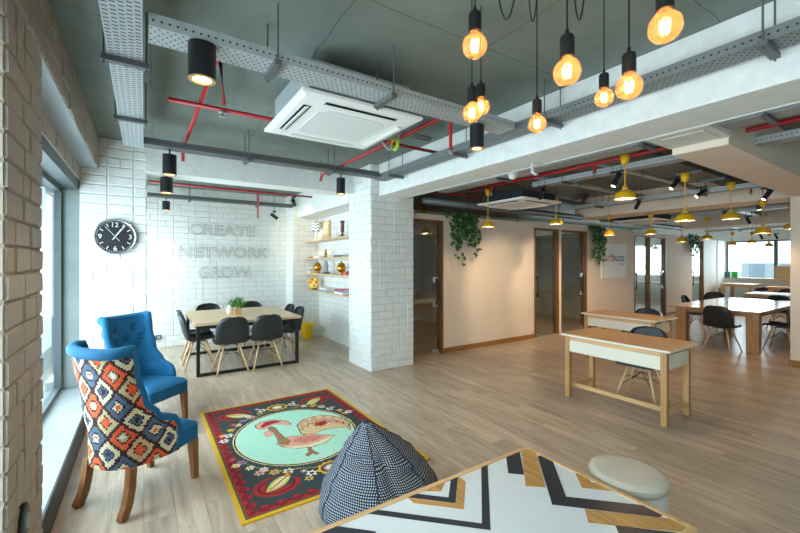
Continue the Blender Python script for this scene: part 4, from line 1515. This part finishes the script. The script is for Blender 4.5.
# ================================================================== CEILING SERVICES
def rod(m, x, y, z0, z1=CEIL, r=.005, mi=0):
    m.tube([(x, y, z0), (x, y, z1)], r, 6, mi)
def cable_tray(label, axis, a, b_, c0, c1, z, hangers, h=.06, pitch=.034, slot=(.0095, .0095), mat='galv', ztop_=None):
    """perforated tray; runs along `axis` from a to b, across c0..c1, floor at z"""
    mid = ((a + b_) / 2, (c0 + c1) / 2, z) if axis == 'x' else ((c0 + c1) / 2, (a + b_) / 2, z)
    t = thing('hanging_cable_tray', label, 'cable tray', mid, 0, 'perforated cable trays')
    m = MB()
    def bx(p0, p1, q0, q1, z0, z1, mi):
        if axis == 'x':
            m.box(p0, p1, q0, q1, z0, z1, mi)
        else:
            m.box(q0, q1, p0, p1, z0, z1, mi)
    bx(a, b_, c0, c1, z, z + .003, 0)
    bx(a, b_, c0, c0 + .003, z + .003, z + h, 0)
    bx(a, b_, c1 - .003, c1, z + .003, z + h, 0)
    bx(a, b_, c0 - .0, c0 + .014, z + h, z + h + .003, 0)
    bx(a, b_, c1 - .014, c1 + .0, z + h, z + h + .003, 0)
    n = int((b_ - a) / pitch)
    rows = max(3, int((c1 - c0) / .028))
    def quad(p, q, hp, hq, zz_):
        if axis == 'x':
            vs = [(p - hp, q - hq, zz_), (p - hp, q + hq, zz_), (p + hp, q + hq, zz_), (p + hp, q - hq, zz_)]
        else:
            vs = [(q - hq, p - hp, zz_), (q - hq, p + hp, zz_), (q + hq, p + hp, zz_), (q + hq, p - hp, zz_)]
            vs = vs[::-1]
        m.add(vs, [(0, 1, 2, 3)], 1)
    for i in range(n):
        for j in range(rows):
            p = a + (i + .5 + (.25 if j % 2 else -.25)) * pitch
            q = c0 + (j + .6) * (c1 - c0) / (rows + .2)
            quad(p, q, slot[0] / 2, slot[1] / 2, z - .0006)
        p = a + (i + .5) * pitch
        for q, sgn in ((c0 - .0006, -1), (c1 + .0006, 1)):
            s2 = .005
            if axis == 'x':
                vs = [(p - s2, q, z + .03 - s2), (p + s2, q, z + .03 - s2), (p + s2, q, z + .03 + s2), (p - s2, q, z + .03 + s2)]
            else:
                vs = [(q, p - s2, z + .03 - s2), (q, p + s2, z + .03 - s2), (q, p + s2, z + .03 + s2), (q, p - s2, z + .03 + s2)]
            m.add(vs, [(0, 1, 2, 3)], 1)
    m.build('tray', [mat, 'hole'], t, world=True)
    for hpos in hangers:
        k = MB()
        if axis == 'x':
            k.box(hpos - .02, hpos + .02, c0 - .03, c1 + .03, z - .03, z - .001)
            rod(k, hpos, c0 - .018, z - .045)
            rod(k, hpos, c1 + .018, z - .045)
        else:
            k.box(c0 - .03, c1 + .03, hpos - .02, hpos + .02, z - .03, z - .001)
            rod(k, c0 - .018, hpos, z - .045)
            rod(k, c1 + .018, hpos, z - .045)
        k.build('hanger', 'galvdark', t, world=True)
    return t
TZ0 = 2.72
cable_tray('wide slotted cable tray running back along the left lintel', 'y', -1.0, 4.6, -.165, -.005, TZ0 + .01, (.9, 1.72, 2.65, 3.7), pitch=.034, slot=(.008, .022))
cable_tray('perforated cable tray crossing above the black cylinder lamp and the big air conditioner', 'x', .02, 2.6, 2.18, 2.36, TZ0, (.62, 1.38))
cable_tray('dark edged cable tray crossing in front of the nook beam', 'x', .0, 2.6, 4.42, 4.58, TZ0 + .01, (.95, 1.95), mat='galvdark')
cable_tray('cable tray hung beside the long white beam', 'y', -2.0, 4.6, 2.63, 2.80, TZ0, (-.6, .62, 1.9, 3.0, 4.2), mat='galvmid')
cable_tray('thin cable tray near the back brick wall of the nook', 'x', .05, 2.6, 7.95, 8.12, TZ0 + .02, (.7, 1.9), mat='galvdark')
cable_tray('cable tray running just behind the long white beam', 'y', .0, 4.75, 3.86, 4.06, 2.70, (.9, 1.75, 3.5))
cable_tray('cable tray over the front white fronted desk', 'y', -.5, 3.7, 4.80, 4.98, 2.712, (1.6, 3.2))
cable_tray('wide flat cable tray crossing the office between the yellow lamps', 'x', 3.7, 8.2, 2.10, 2.34, 2.83, (4.4, 6.2, 7.0), mat='galvdark')
cable_tray('cable tray crossing the office near the partition', 'x', 3.7, 8.2, 4.79, 4.93, 2.83, (4.3, 6.6), mat='galvdark')
cable_tray('far cable tray over the big oak table, before the third beam', 'y', -.5, 4.85, 10.4, 10.6, 2.66, (2.0, 4.0))
cable_tray('far cable tray past the third beam by the far window', 'y', -.5, 5.1, 15.4, 15.6, 2.58, (2.0, 4.2))
cable_tray('cable tray just in front of the second cross beam', 'y', -.5, 4.75, 7.4, 7.6, 2.70, (2.5, 4.2))

def red_pipe(label, pts, r=.017, drops=(), fittings=True):
    t = thing('hanging_sprinkler_pipe', label, 'pipe', pts[0], 0, 'red sprinkler pipes')
    MB().tube(pts, r, 10).build('pipe', 'red', t, smooth=True, world=True)
    c = MB()
    for a, b_ in zip(pts, pts[1:]):
        a, b_ = Vector(a), Vector(b_)
        n = max(1, int((b_ - a).length / 1.5))
        for k in range(n):
            p = a.lerp(b_, (k + .5) / n)
            rod(c, p.x, p.y, p.z + r, CEIL, .004)
    c.build('hanger', 'galvdark', t, world=True)
    for (x, y, z, dz) in drops:
        d = MB().tube([(x, y, z), (x, y, z - dz)], r * .8, 8).build('drop_pipe', 'red', t, world=True)
        MB().lathe([(.02, 0), (.03, -.012), (.03, -.016), (.012, -.02), (.012, -.04), (.024, -.046), (.004, -.05)][::-1], (x, y, z - dz), 14).build('sprinkler_head', 'chrome', d, world=True)
    return t
red_pipe('red pipe crossing the ceiling behind the big air conditioner', [(.16, 3.48, 2.86), (2.85, 3.48, 2.86)], drops=((.54, 3.48, 2.86, .012),))
red_pipe('red pipe running back from the black cylinder lamp towards the nook beam', [(.55, 3.44, 2.90), (.39, 2.62, 2.90), (.375, 5.06, 2.90), (.375, 5.1, 2.76)])
red_pipe('red pipe running back past the right side of the big air conditioner', [(2.10, 2.41, 2.82), (2.08, 5.12, 2.82), (2.07, 5.16, 2.74)], drops=((2.10, 2.42, 2.79, .27),))
red_pipe('red pipe along the back of the meeting nook', [(.06, 6.75, 2.78), (2.55, 6.75, 2.78)], drops=((1.6, 6.75, 2.78, .42),))
red_pipe('long red pipe over the office beside the first tray', [(4.58, .3, 2.80), (4.58, 4.75, 2.80)], r=.022, drops=((4.58, 2.62, 2.80, .10), (4.58, 4.3, 2.80, .1)))
red_pipe('red pipe before the second cross beam', [(7.85, .0, 2.79), (7.85, 4.75, 2.79)], drops=((7.85, 2.0, 2.79, .1),))
red_pipe('short red pipe over the partition corner by the brick column', [(3.75, 5.2, 2.80), (6.2, 5.2, 2.80)])
# air conditioners
def cassette(label, cx, cy, z, s=.95, case='galv', ch_=.27):
    t = thing('hanging_air_conditioner', label, 'air conditioner', (cx, cy, z), 0, 'ceiling air conditioners')
    h = s / 2
    MB().box(-h + .07, h - .07, -h + .07, h - .07, .035, ch_).build('casing', case, t)
    p = MB()
    # panel: bevelled tray with four outlet slots
    outer = [(-h, -h), (h, -h), (h, h), (-h, h)]
    k = h - .035
    inner = [(-k, -k), (k, -k), (k, k), (-k, k)]
    vs = [(x, y, .034) for x, y in outer] + [(x, y, .012) for x, y in outer] + [(x, y, 0) for x, y in inner]
    fs = [(0, 1, 2, 3)] + [(i + 4, (i + 1) % 4 + 4, (i + 1) % 4, i) for i in range(4)] + [(i + 8, (i + 1) % 4 + 8, (i + 1) % 4 + 4, i + 4) for i in range(4)] + [(11, 10, 9, 8)]
    p.add(vs, fs)
    p.build('panel', 'acwhite', t)
    g = h * .58
    q = MB()
    ch = g * .8
    octo = [(-ch, -g), (ch, -g), (g, -ch), (g, ch), (ch, g), (-ch, g), (-g, ch), (-g, -ch)]
    q.prism(octo, -.004, 0)
    q.build('intake_grille', 'acgrey', t, bevel=.002)
    for sx, sy in ((1, 0), (-1, 0), (0, 1), (0, -1)):
        d = MB()
        c_ = h * .79
        L_ = h * .60
        if sx:
            d.box(sx * c_ - .028, sx * c_ + .028, -L_, L_, -.003, .0)
        else:
            d.box(-L_, L_, sy * c_ - .028, sy * c_ + .028, -.003, .0)
        shut = (sx, sy) in ((1, 0), (0, 1))
        sl = d.build('outlet_slot', 'acgrey' if shut else 'hole', t)
        f = MB()
        if sx:
            f.bar((sx * (c_ + .004), -L_, -.012), (sx * (c_ + .004), L_, -.012), .030, .005, up=(.3 * sx, 0, 1))
        else:
            f.bar((-L_, sy * (c_ + .004), -.012), (L_, sy * (c_ + .004), -.012), .030, .005, up=(0, .3 * sy, 1))
        f.build('louvre', 'acwhite', sl)
    r = MB()
    for x in (-h + .12, h - .12):
        for y in (-h + .12, h - .12):
            rod(r, x, y, ch_ - .01, CEIL - z)
    r.build('hanger', 'galvdark', t)
    return t
ac = cassette('large white ceiling air conditioner above the rug', 1.32, 2.87, 2.685)
cassette('white ceiling air conditioner over the office, before the second beam', 5.2, 4.28, 2.55, case='hole', ch_=.16)
cassette('white ceiling air conditioner over the office, past the second beam', 9.75, 4.40, 2.53, case='hole', ch_=.16)
MB().tube([(.40, .38, .225), (1.22, .38, .225)], .022, 8).tube([(.40, .43, .225), (1.22, .43, .225)], .016, 8).build('refrigerant_pipe', 'conduit', ac, smooth=True)
t = thing('hanging_wire_coil', 'yellow and green wire coil dangling beside the large air conditioner', 'wire', (1.95, 3.05, 2.70))
m = MB()
for k in range(4):
    m.tube([(.0 + .006 * k, (.045 + .004 * k) * math.cos(a), (.045 + .004 * k) * math.sin(a)) for a in [2 * PI * q / 24 for q in range(24)]], .004, 6, closed=True)
m.tube([(0, .03, .04), (-.05, .02, .10), (-.03, .0, .2), (0, 0, CEIL - 2.70)], .004, 6)
m.build('coil', 'cableg', t, smooth=True)
m = MB()
m.tube([(.07, .02, CEIL - 2.7), (.07, .02, .1), (.06, .04, .0), (.0, .09, -.03), (-.05, .12, .04), (-.07, .14, .13)], .012, 8)
m.build('conduit', 'conduit', t, smooth=True)
# pipes and conduits on the office side
t = thing('hanging_conduit', 'white conduit clipped under the right edge of the long white beam', 'conduit', (3.30, 2.0, 2.57))
MB().tube([(3.30, -1, 2.575), (3.30, 4.84, 2.575)], .014, 8).build('tube', 'white', t, smooth=True, world=True)
b_ = MB()
b_.bar((3.14, 2.42, 2.558), (3.31, 2.42, 2.558), .03, .008).bar((3.14, 2.42, 2.558), (3.14, 2.42, 2.47), .03, .008).bar((3.14, 2.42, 2.47), (3.20, 2.42, 2.45), .03, .008)
b_.build('hook_bracket', 'white', t, world=True)
for lab, pts, r_, mat in (('fat grey duct pipe running above the partition', [(3.75, 5.02, 2.60), (8.2, 5.02, 2.60)], .06, 'galvdark'),
                          ('grey duct pipe above the far half of the partition', [(9.1, 5.05, 2.62), (13.5, 5.05, 2.62)], .06, 'galvdark'),
                          ('grey duct pipe crossing above the second desk', [(3.75, 3.72, 2.885), (8.2, 3.72, 2.885)], .045, 'galv'),
                          ('grey duct pipe crossing above the front desk', [(3.75, 2.75, 2.875), (8.2, 2.75, 2.875)], .035, 'galv'),
                          ('silver duct pipe over the big oak table', [(9.1, 3.2, 2.82), (13.5, 3.2, 2.82)], .06, 'galv'),
                          ('silver duct pipe near the far window', [(14.4, 4.62, 2.78), (17.9, 4.62, 2.78)], .06, 'galv'),
                          ('silver pipe over the far white table', [(14.4, 2.6, 2.8), (17.9, 2.6, 2.8)], .05, 'galv')):
    t = thing('hanging_duct', lab, 'duct', pts[0], 0, 'ducts under the slab')
    MB().tube(pts, r_, 12).build('duct', mat, t, smooth=True, world=True)
    h_ = MB()
    for k in (.2, .5, .8):
        q = Vector(pts[0]).lerp(Vector(pts[1]), k)
        rod(h_, q.x, q.y - r_ - .004, q.z - r_)
        rod(h_, q.x, q.y + r_ + .004, q.z - r_)
        h_.box(q.x - .012, q.x + .012, q.y - r_ - .01, q.y + r_ + .01, q.z - r_ - .006, q.z - r_)
    h_.build('hanger', 'galvdark', t, world=True)
# dome camera
t = thing('ceiling_camera_dome', 'white dome camera behind the long white beam', 'camera', (3.66, 3.10, 2.655))
MB().lathe([(.0, -.075), (.03, -.068), (.05, -.04), (.055, 0), (.06, .005), (.06, .04)], n=24).build('dome', 'acwhite', t, smooth=True)
MB().tube([(0, 0, .04), (0, 0, CEIL - 2.655)], .015, 8).build('stem', 'conduit', t)

# ------------------------------------------------------------------ lamps
def point(name, loc, power, col, r=.03, parent=None):
    l = bpy.data.lights.new(name, 'POINT')
    l.energy = power
    l.color = col
    l.shadow_soft_size = r
    o = bpy.data.objects.new(name, l)
    COL.objects.link(o)
    o.location = loc
    if parent:
        o.parent = parent
    return o
def spot(name, loc, d, power, col, ang=70, r=.03, parent=None):
    l = bpy.data.lights.new(name, 'SPOT')
    l.energy = power
    l.color = col
    l.spot_size = math.radians(ang)
    l.spot_blend = .6
    l.shadow_soft_size = r
    o = bpy.data.objects.new(name, l)
    COL.objects.link(o)
    o.location = loc
    o.rotation_euler = Vector(d).to_track_quat('-Z', 'Y').to_euler()
    if parent:
        o.parent = parent
    return o
WARM = (1.0, .64, .34)
# filament bulbs over the inlaid table
def bulb(label, x, y, z, swag=0):
    t = thing('pendant_bulb', label, 'lamp', (x, y, z), 0, 'amber filament bulbs')
    R = .047
    prof = [(.0, -R)]
    for k in range(1, 13):
        a = -PI / 2 + k * math.radians(150) / 12
        prof.append((R * math.cos(a), R * math.sin(a)))
    prof += [(.0200, .045), (.0195, .053)]
    MB().lathe(prof, n=28).build('glass_globe', 'amber', t, smooth=True)
    f = MB()
    for k in range(6):
        a = 2 * PI * k / 6
        f.tube([(.010 * math.cos(a), .010 * math.sin(a), -.020), (.013 * math.cos(a), .013 * math.sin(a), .020)], .0022, 5)
    f.build('filament', 'filament', t)
    MB().lathe([(.0225, .051), (.0245, .053), (.0245, .118), (.021, .126), (.008, .130), (.006, .150)], n=20).build('socket', 'black', t, smooth=False)
    c_ = MB().tube([(0, 0, .145), (0, 0, CEIL - z)], .0032, 6)
    if swag:
        o0, o1, sag = swag
        pts = []
        for k in range(17):
            q = k / 16
            o_ = o0 + (o1 - o0) * q
            pts.append((.834 * o_, -.552 * o_, CEIL - z - sag * (1 - (2 * q - 1) ** 2) ** .9))
        c_.tube(pts, .0032, 6)
    c_.build('cord', 'black', t)
    point('bulb_light', (0, 0, 0), 0.55, (1.0, .58, .26), .012, t)
for lab, x, y, z, sw in (
        ('amber globe bulb of the left trio, the larger and higher one', 1.049, 1.069, 2.421, (.05, .19, .51)),
        ('amber globe bulb hanging in the middle of the cluster, below the second cord loop', 1.242, .811, 2.269, (.0, .085, .58)),
        ('amber globe bulb highest at the right of the cluster', 1.332, .541, 2.320, 0),
        ('amber globe bulb in front of the white beam, lowest of the right trio', 1.537, .746, 2.265, 0),
        ('small amber globe bulb in front of the white beam, left of the right trio', 2.025, 1.109, 2.466, 0),
        ('small amber globe bulb hanging lowest of the whole cluster', 1.73, 1.304, 2.328, (-.045, .0, .16)),
        ('amber globe bulb of the left trio, front one of the overlapping pair', 1.368, 1.415, 2.345, 0),
        ('amber globe bulb of the left trio, rear one of the overlapping pair', 1.571, 1.554, 2.466, 0)):
    bulb(lab, x, y, z, sw)
# black cylinder downlights
def cylinder_lamp(label, x, y, z, h=.21, r=.06, top=CEIL, power=22):
    t = thing('spot_cylinder_lamp', label, 'lamp', (x, y, z), 0, 'black cylinder downlights')
    MB().lathe([(r * .9, .004), (r, .004), (r, h), (0, h)], n=32, cap=False).build('housing', 'black', t, angle=40)
    MB().lathe([(r * .64, .02), (r * .70, .0), (r * .98, .0), (r * .98, .004)], n=32, cap=False).build('trim_ring', 'copper', t, smooth=False)
    MB().lathe([(r * .66, .016), (r * .5, .017), (0, .017)], n=24).build('diffuser', 'spotglow', t)
    MB().tube([(0, 0, h), (0, 0, top - z)], .008, 8).build('stem', 'black', t)
    spot('lamp_light', (0, 0, -.01), (0, 0, -1), power, (1, .80, .56), 95, .04, t)
    return t
cylinder_lamp('large black cylinder lamp with lit copper ring under the crossing tray', .25, 2.225, 2.535, .18, r=.066, top=2.719)
cylinder_lamp('black cylinder lamp hung under the dark edged tray at the left', .215, 4.5, 2.47, .20, r=.062, top=2.729, power=12)
cylinder_lamp('black cylinder lamp fixed under the nook beam at the left', .235, 5.6, 2.455, .19, r=.07, top=2.67, power=12)
cylinder_lamp('small black cylinder lamp hanging deep in the nook at the left', .33, 8.03, 2.52, .16, r=.06, top=2.739, power=10)
cylinder_lamp('black cylinder lamp under the end of the dark edged tray near the brick column', 2.08, 4.5, 2.46, .20, r=.055, top=2.729, power=12)
cylinder_lamp('black cylinder lamp hanging behind the overlapping amber bulbs', 2.25, 2.27, 2.515, .19, r=.057, top=2.719)
# yellow pendants
def yellow_pendant(label, x, y, z, topz, s=1.0, hang=CEIL):
    t = thing('pendant_lamp', label, 'lamp', (x, y, z), 0, 'yellow pendant lamps')
    R = .12 * s
    prof = [(R, 0), (R * 1.0, .012), (R * .93, .05 * s), (R * .72, .085 * s), (R * .42, .108 * s), (R * .26, .114 * s), (R * .24, .15 * s), (R * .12, .165 * s)]
    inn = [(R * .12, .15 * s), (R * .40, .10 * s), (R * .70, .078 * s), (R * .90, .046 * s), (R * .97, .002)]
    MB().lathe(prof, n=32, cap=False).build('shade', 'yellow', t, smooth=True)
    MB().lathe(inn, n=32, cap=False).build('shade_lining', 'acwhite', t, smooth=True)
    MB().lathe([(.0, .0), (.03 * s, .006), (.038 * s, .025 * s), (.03 * s, .05 * s), (.015 * s, .07 * s)], n=18).build('bulb', 'lamp', t, smooth=True)
    MB().tube([(0, 0, .16 * s), (0, 0, topz - z - .07)], .006, 8).build('rod', 'yellow', t)
    MB().lathe([(.018, -.10), (.036, -.09), (.052, .0), (0, .0)], (0, 0, topz - z), 20).build('canopy', 'yellow', t, smooth=True)
    MB().tube([(0, 0, topz - z), (0, 0, hang - z)], .004, 6).build('cord', 'black', t)
    spot('lamp_light', (0, 0, -.012), (0, 0, -1), 11, WARM, 140, .03, t)
    return t
for lab, x, y, z, tz in (
        ('yellow pendant lamp in front of the cream wall, beside the first ivy', 4.685, 4.476, 2.171, 2.78),
        ('yellow pendant lamp just above the first pair of glass doors', 6.02, 4.145, 2.26, 2.72),
        ('yellow pendant lamp above the artbuzz board', 8.095, 4.327, 2.153, 2.58),
        ('yellow pendant lamp nearest to us, largest of all, under the long white beam', 4.28, 2.118, 2.272, 2.74),
        ('yellow pendant lamp above the second pair of glass doors', 8.6, 3.75, 2.165, 2.58),
        ('yellow pendant lamp second largest, above the rear desk', 5.415, 1.985, 2.092, 2.66),
        ('yellow pendant lamp beside the third ivy, its left', 9.79, 3.645, 2.036, 2.5),
        ('yellow pendant lamp just right of the third ivy', 10.73, 3.50, 2.12, 2.6),
        ('yellow pendant lamp third in the near row, above the big oak table', 6.91, 1.977, 2.205, 2.72),
        ('yellow pendant lamp fourth in the near row, left of the right column', 7.99, 1.895, 2.041, 2.56),
        ('yellow pendant lamp half hidden by the right column', 9.35, 1.85, 2.17, 2.6),
        ('small far yellow pendant lamp at the left of the far window', 14.7, 4.17, 2.11, 2.5),
        ('small far yellow pendant lamp at the middle of the far window', 15.2, 3.85, 2.17, 2.5),
        ('small far yellow pendant lamp right of the middle of the far window', 16.2, 3.70, 2.09, 2.5)):
    yellow_pendant(lab, x, y, z, tz, s=.88, hang=2.829 if abs(x - 4.28) < .01 else CEIL)
for lab, x, y in (('yellow pendant lamp added to brighten the glazed room behind the first glass door', 5.0, 6.6), ('yellow pendant lamp added to brighten the glazed room behind the middle glass doors', 8.3, 6.9)):
    yellow_pendant(lab, x, y, 2.2, 2.7, s=.88)  # both pendants are added to lighten the rooms behind the glass
# black track spots
def track_spot(label, x, y, z, d, power=10, L_=.17, r=.032):
    t = thing('track_spot', label, 'lamp', (x, y, z), 0, 'black track spotlights')
    d = Vector(d).normalized()
    a, b_ = -d * (L_ / 2), d * (L_ / 2)
    MB().tube([a, b_], r, 16).build('barrel', 'black', t, angle=40)
    MB().tube([b_ + d * .0003, b_ + d * .002], r * .8, 16).build('lens', 'spotglow', t)
    MB().box(-.02, .02, -.07, .07, .085, .105).tube([(0, 0, 0), (0, 0, .09)], .008, 8).build('bracket', 'black', t)
    MB().tube([(0, -.05, .105), (0, -.05, CEIL - z)], .004, 6).tube([(0, .05, .105), (0, .05, CEIL - z)], .004, 6).build('rod', 'galvdark', t)
    spot('lamp_light', tuple(b_ + d * .01), d, power, (1, .80, .56), 60, .03, t)
for lab, x, y, z, d in (
        ('black spotlight over the nook shelves, by the red pipe end', 2.15, 6.55, 2.62, (.75, 1.4, -.5)),
        ('black spotlight before the back brick wall of the nook', 2.15, 7.75, 2.50, (.8, -.1, -.55)),
        ('black spotlight just behind the first yellow lamp row, by the air conditioner over the office', 4.72, 3.48, 2.57, (.45, .62, -.6)),
        ('black spotlight beside the largest yellow lamp', 4.70, 2.42, 2.58, (-.35, .3, -.9)),
        ('black spotlight between the first two desks, tilted right', 5.9, 3.55, 2.60, (.5, .6, -.6)),
        ('black spotlight left of the second largest yellow lamp', 6.6, 2.55, 2.76, (-.5, .35, -.75)),
        ('black spotlight above the pendant by the second glass doors', 7.2, 3.35, 2.60, (.5, .6, -.6)),
        ('black spotlight left of the third lamp of the near row', 7.3, 2.46, 2.68, (-.6, .5, -.6)),
        ('black spotlight right of the third lamp of the near row', 7.72, 1.78, 2.60, (-.4, .4, -.8)),
        ('black spotlight near the top of the right column', 9.0, 2.2, 2.60, (.1, -.2, -.95)),
        ('black spotlight over the big oak table, beyond the second beam', 10.2, 3.0, 2.58, (.5, -.3, -.8)),
        ('black spotlight over the far end of the big oak table', 11.6, 3.0, 2.55, (.3, -.3, -.85)),
        ('black spotlight before the far window, the left one', 16.5, 3.95, 2.40, (.3, -.3, -.85)),
        ('black spotlight before the far window, the right one', 16.6, 3.62, 2.40, (.3, -.3, -.85))):
    track_spot(lab, x, y, z, d, power=30 if y > 6.5 and y < 7 else (75 if 3.3 < y < 3.6 and x < 8 else 6))

# small things on the far sill
for lab, x, y, mat, h in (('bright green box on the far window sill', 17.9, 5.0, 'greenbox', .19), ('teal green box on the far window sill, left of the bright green one', 17.9, 5.22 - .0, 'tealbox', .19)):
    t = thing('storage_box', lab, 'box', (x, y - .0, 1.036))
    MB().box(-.07, .07, -.085, .085, 0, h).build('body', mat, t, bevel=.01)
    MB().box(-.075, .075, -.09, .09, h, h + .02).build('lid', mat, t, bevel=.004)
t = thing('cardboard_box', 'brown cardboard box on the far window sill beside the right column', 'box', (17.9, 3.72, 1.036))
MB().box(-.08, .08, -.2, .2, 0, .42).build('body', 'kraft', t)
MB().box(-.081, .081, -.201, .201, .421, .43).build('flap', 'kraft', t)

# ================================================================== LIGHT, WORLD, CAMERA
w = bpy.data.worlds.new('sky')
SC.world = w
w.use_nodes = True
t = w.node_tree
bg = t.nodes['Background']
tc = t.nodes.new('ShaderNodeTexCoord')
sp = t.nodes.new('ShaderNodeSeparateXYZ')
link(t, tc.outputs['Generated'], sp.inputs['Vector'])
cr = t.nodes.new('ShaderNodeValToRGB')
cr.color_ramp.elements[0].position = 0.0
cr.color_ramp.elements[0].color = (.20, .33, .41, 1)
cr.color_ramp.elements[1].position = .75
cr.color_ramp.elements[1].color = (1.0, 1.0, 1.0, 1)
mr = t.nodes.new('ShaderNodeMapRange')
mr.inputs['From Min'].default_value = -1
mr.inputs['From Max'].default_value = 1
link(t, sp.outputs['X'], mr.inputs['Value'])
link(t, mr.outputs['Result'], cr.inputs['Fac'])
link(t, cr.outputs['Color'], bg.inputs['Color'])
bg.inputs['Strength'].default_value = 2.1
def daylight(name, loc, d, sx, sy, power, col):
    l = bpy.data.lights.new(name, 'AREA')
    l.shape = 'RECTANGLE'
    l.size, l.size_y = sx, sy
    l.energy = power
    l.color = col
    o = bpy.data.objects.new(name, l)
    COL.objects.link(o)
    o.location = loc
    o.rotation_euler = Vector(d).to_track_quat('-Z', 'Y').to_euler()
    return o
SKY = (.88, .955, 1.0)
K = 0.8
daylight('window_daylight', (-1.1, 4.02, 1.35), (1, 0, -.12), 2.5, 2.1, 140 * K, SKY)
daylight('window_daylight', (-1.1, .55, 1.35), (1, 0, -.12), 3.0, 2.1, 125 * K, SKY)
daylight('window_daylight', (-1.1, -3.8, 1.35), (1, 0, -.12), 4.2, 2.1, 150 * K, SKY)
daylight('window_daylight', (-1.05, 7.27, 1.35), (1, 0, -.12), 2.4, 2.1, 140 * K, SKY)
daylight('window_daylight', (18.4, 3.15, 1.7), (-1, 0, -.1), 4.2, 1.3, 105 * K, (.95, .98, 1.0))
daylight('window_daylight', (14.2, 9.0, 1.6), (0, -1, -.1), 7.4, 1.35, 110 * K, (.95, .98, 1.0))

cam = bpy.data.cameras.new('camera')
cam.sensor_width = 36.0
cam.lens = 387.0 / 800 * 36
cam.shift_y = -4.5 / 800
cam.clip_start = .02
co = bpy.data.objects.new('camera', cam)
COL.objects.link(co)
co.location = (0, 0, 1.6)
co.rotation_euler = (PI / 2, 0, -math.radians(33.5))
SC.camera = co
SC.view_settings.view_transform = 'Standard'
SC.view_settings.look = 'None'
SC.view_settings.gamma = 1
SC.view_settings.exposure = 0.42
SC.cycles.use_denoising = True
SC.cycles.max_bounces = 10
SC.cycles.diffuse_bounces = 5
SC.cycles.transparent_max_bounces = 16
SC.cycles.sample_clamp_indirect = 6.0
SC.cycles.caustics_reflective = False
SC.cycles.caustics_refractive = False
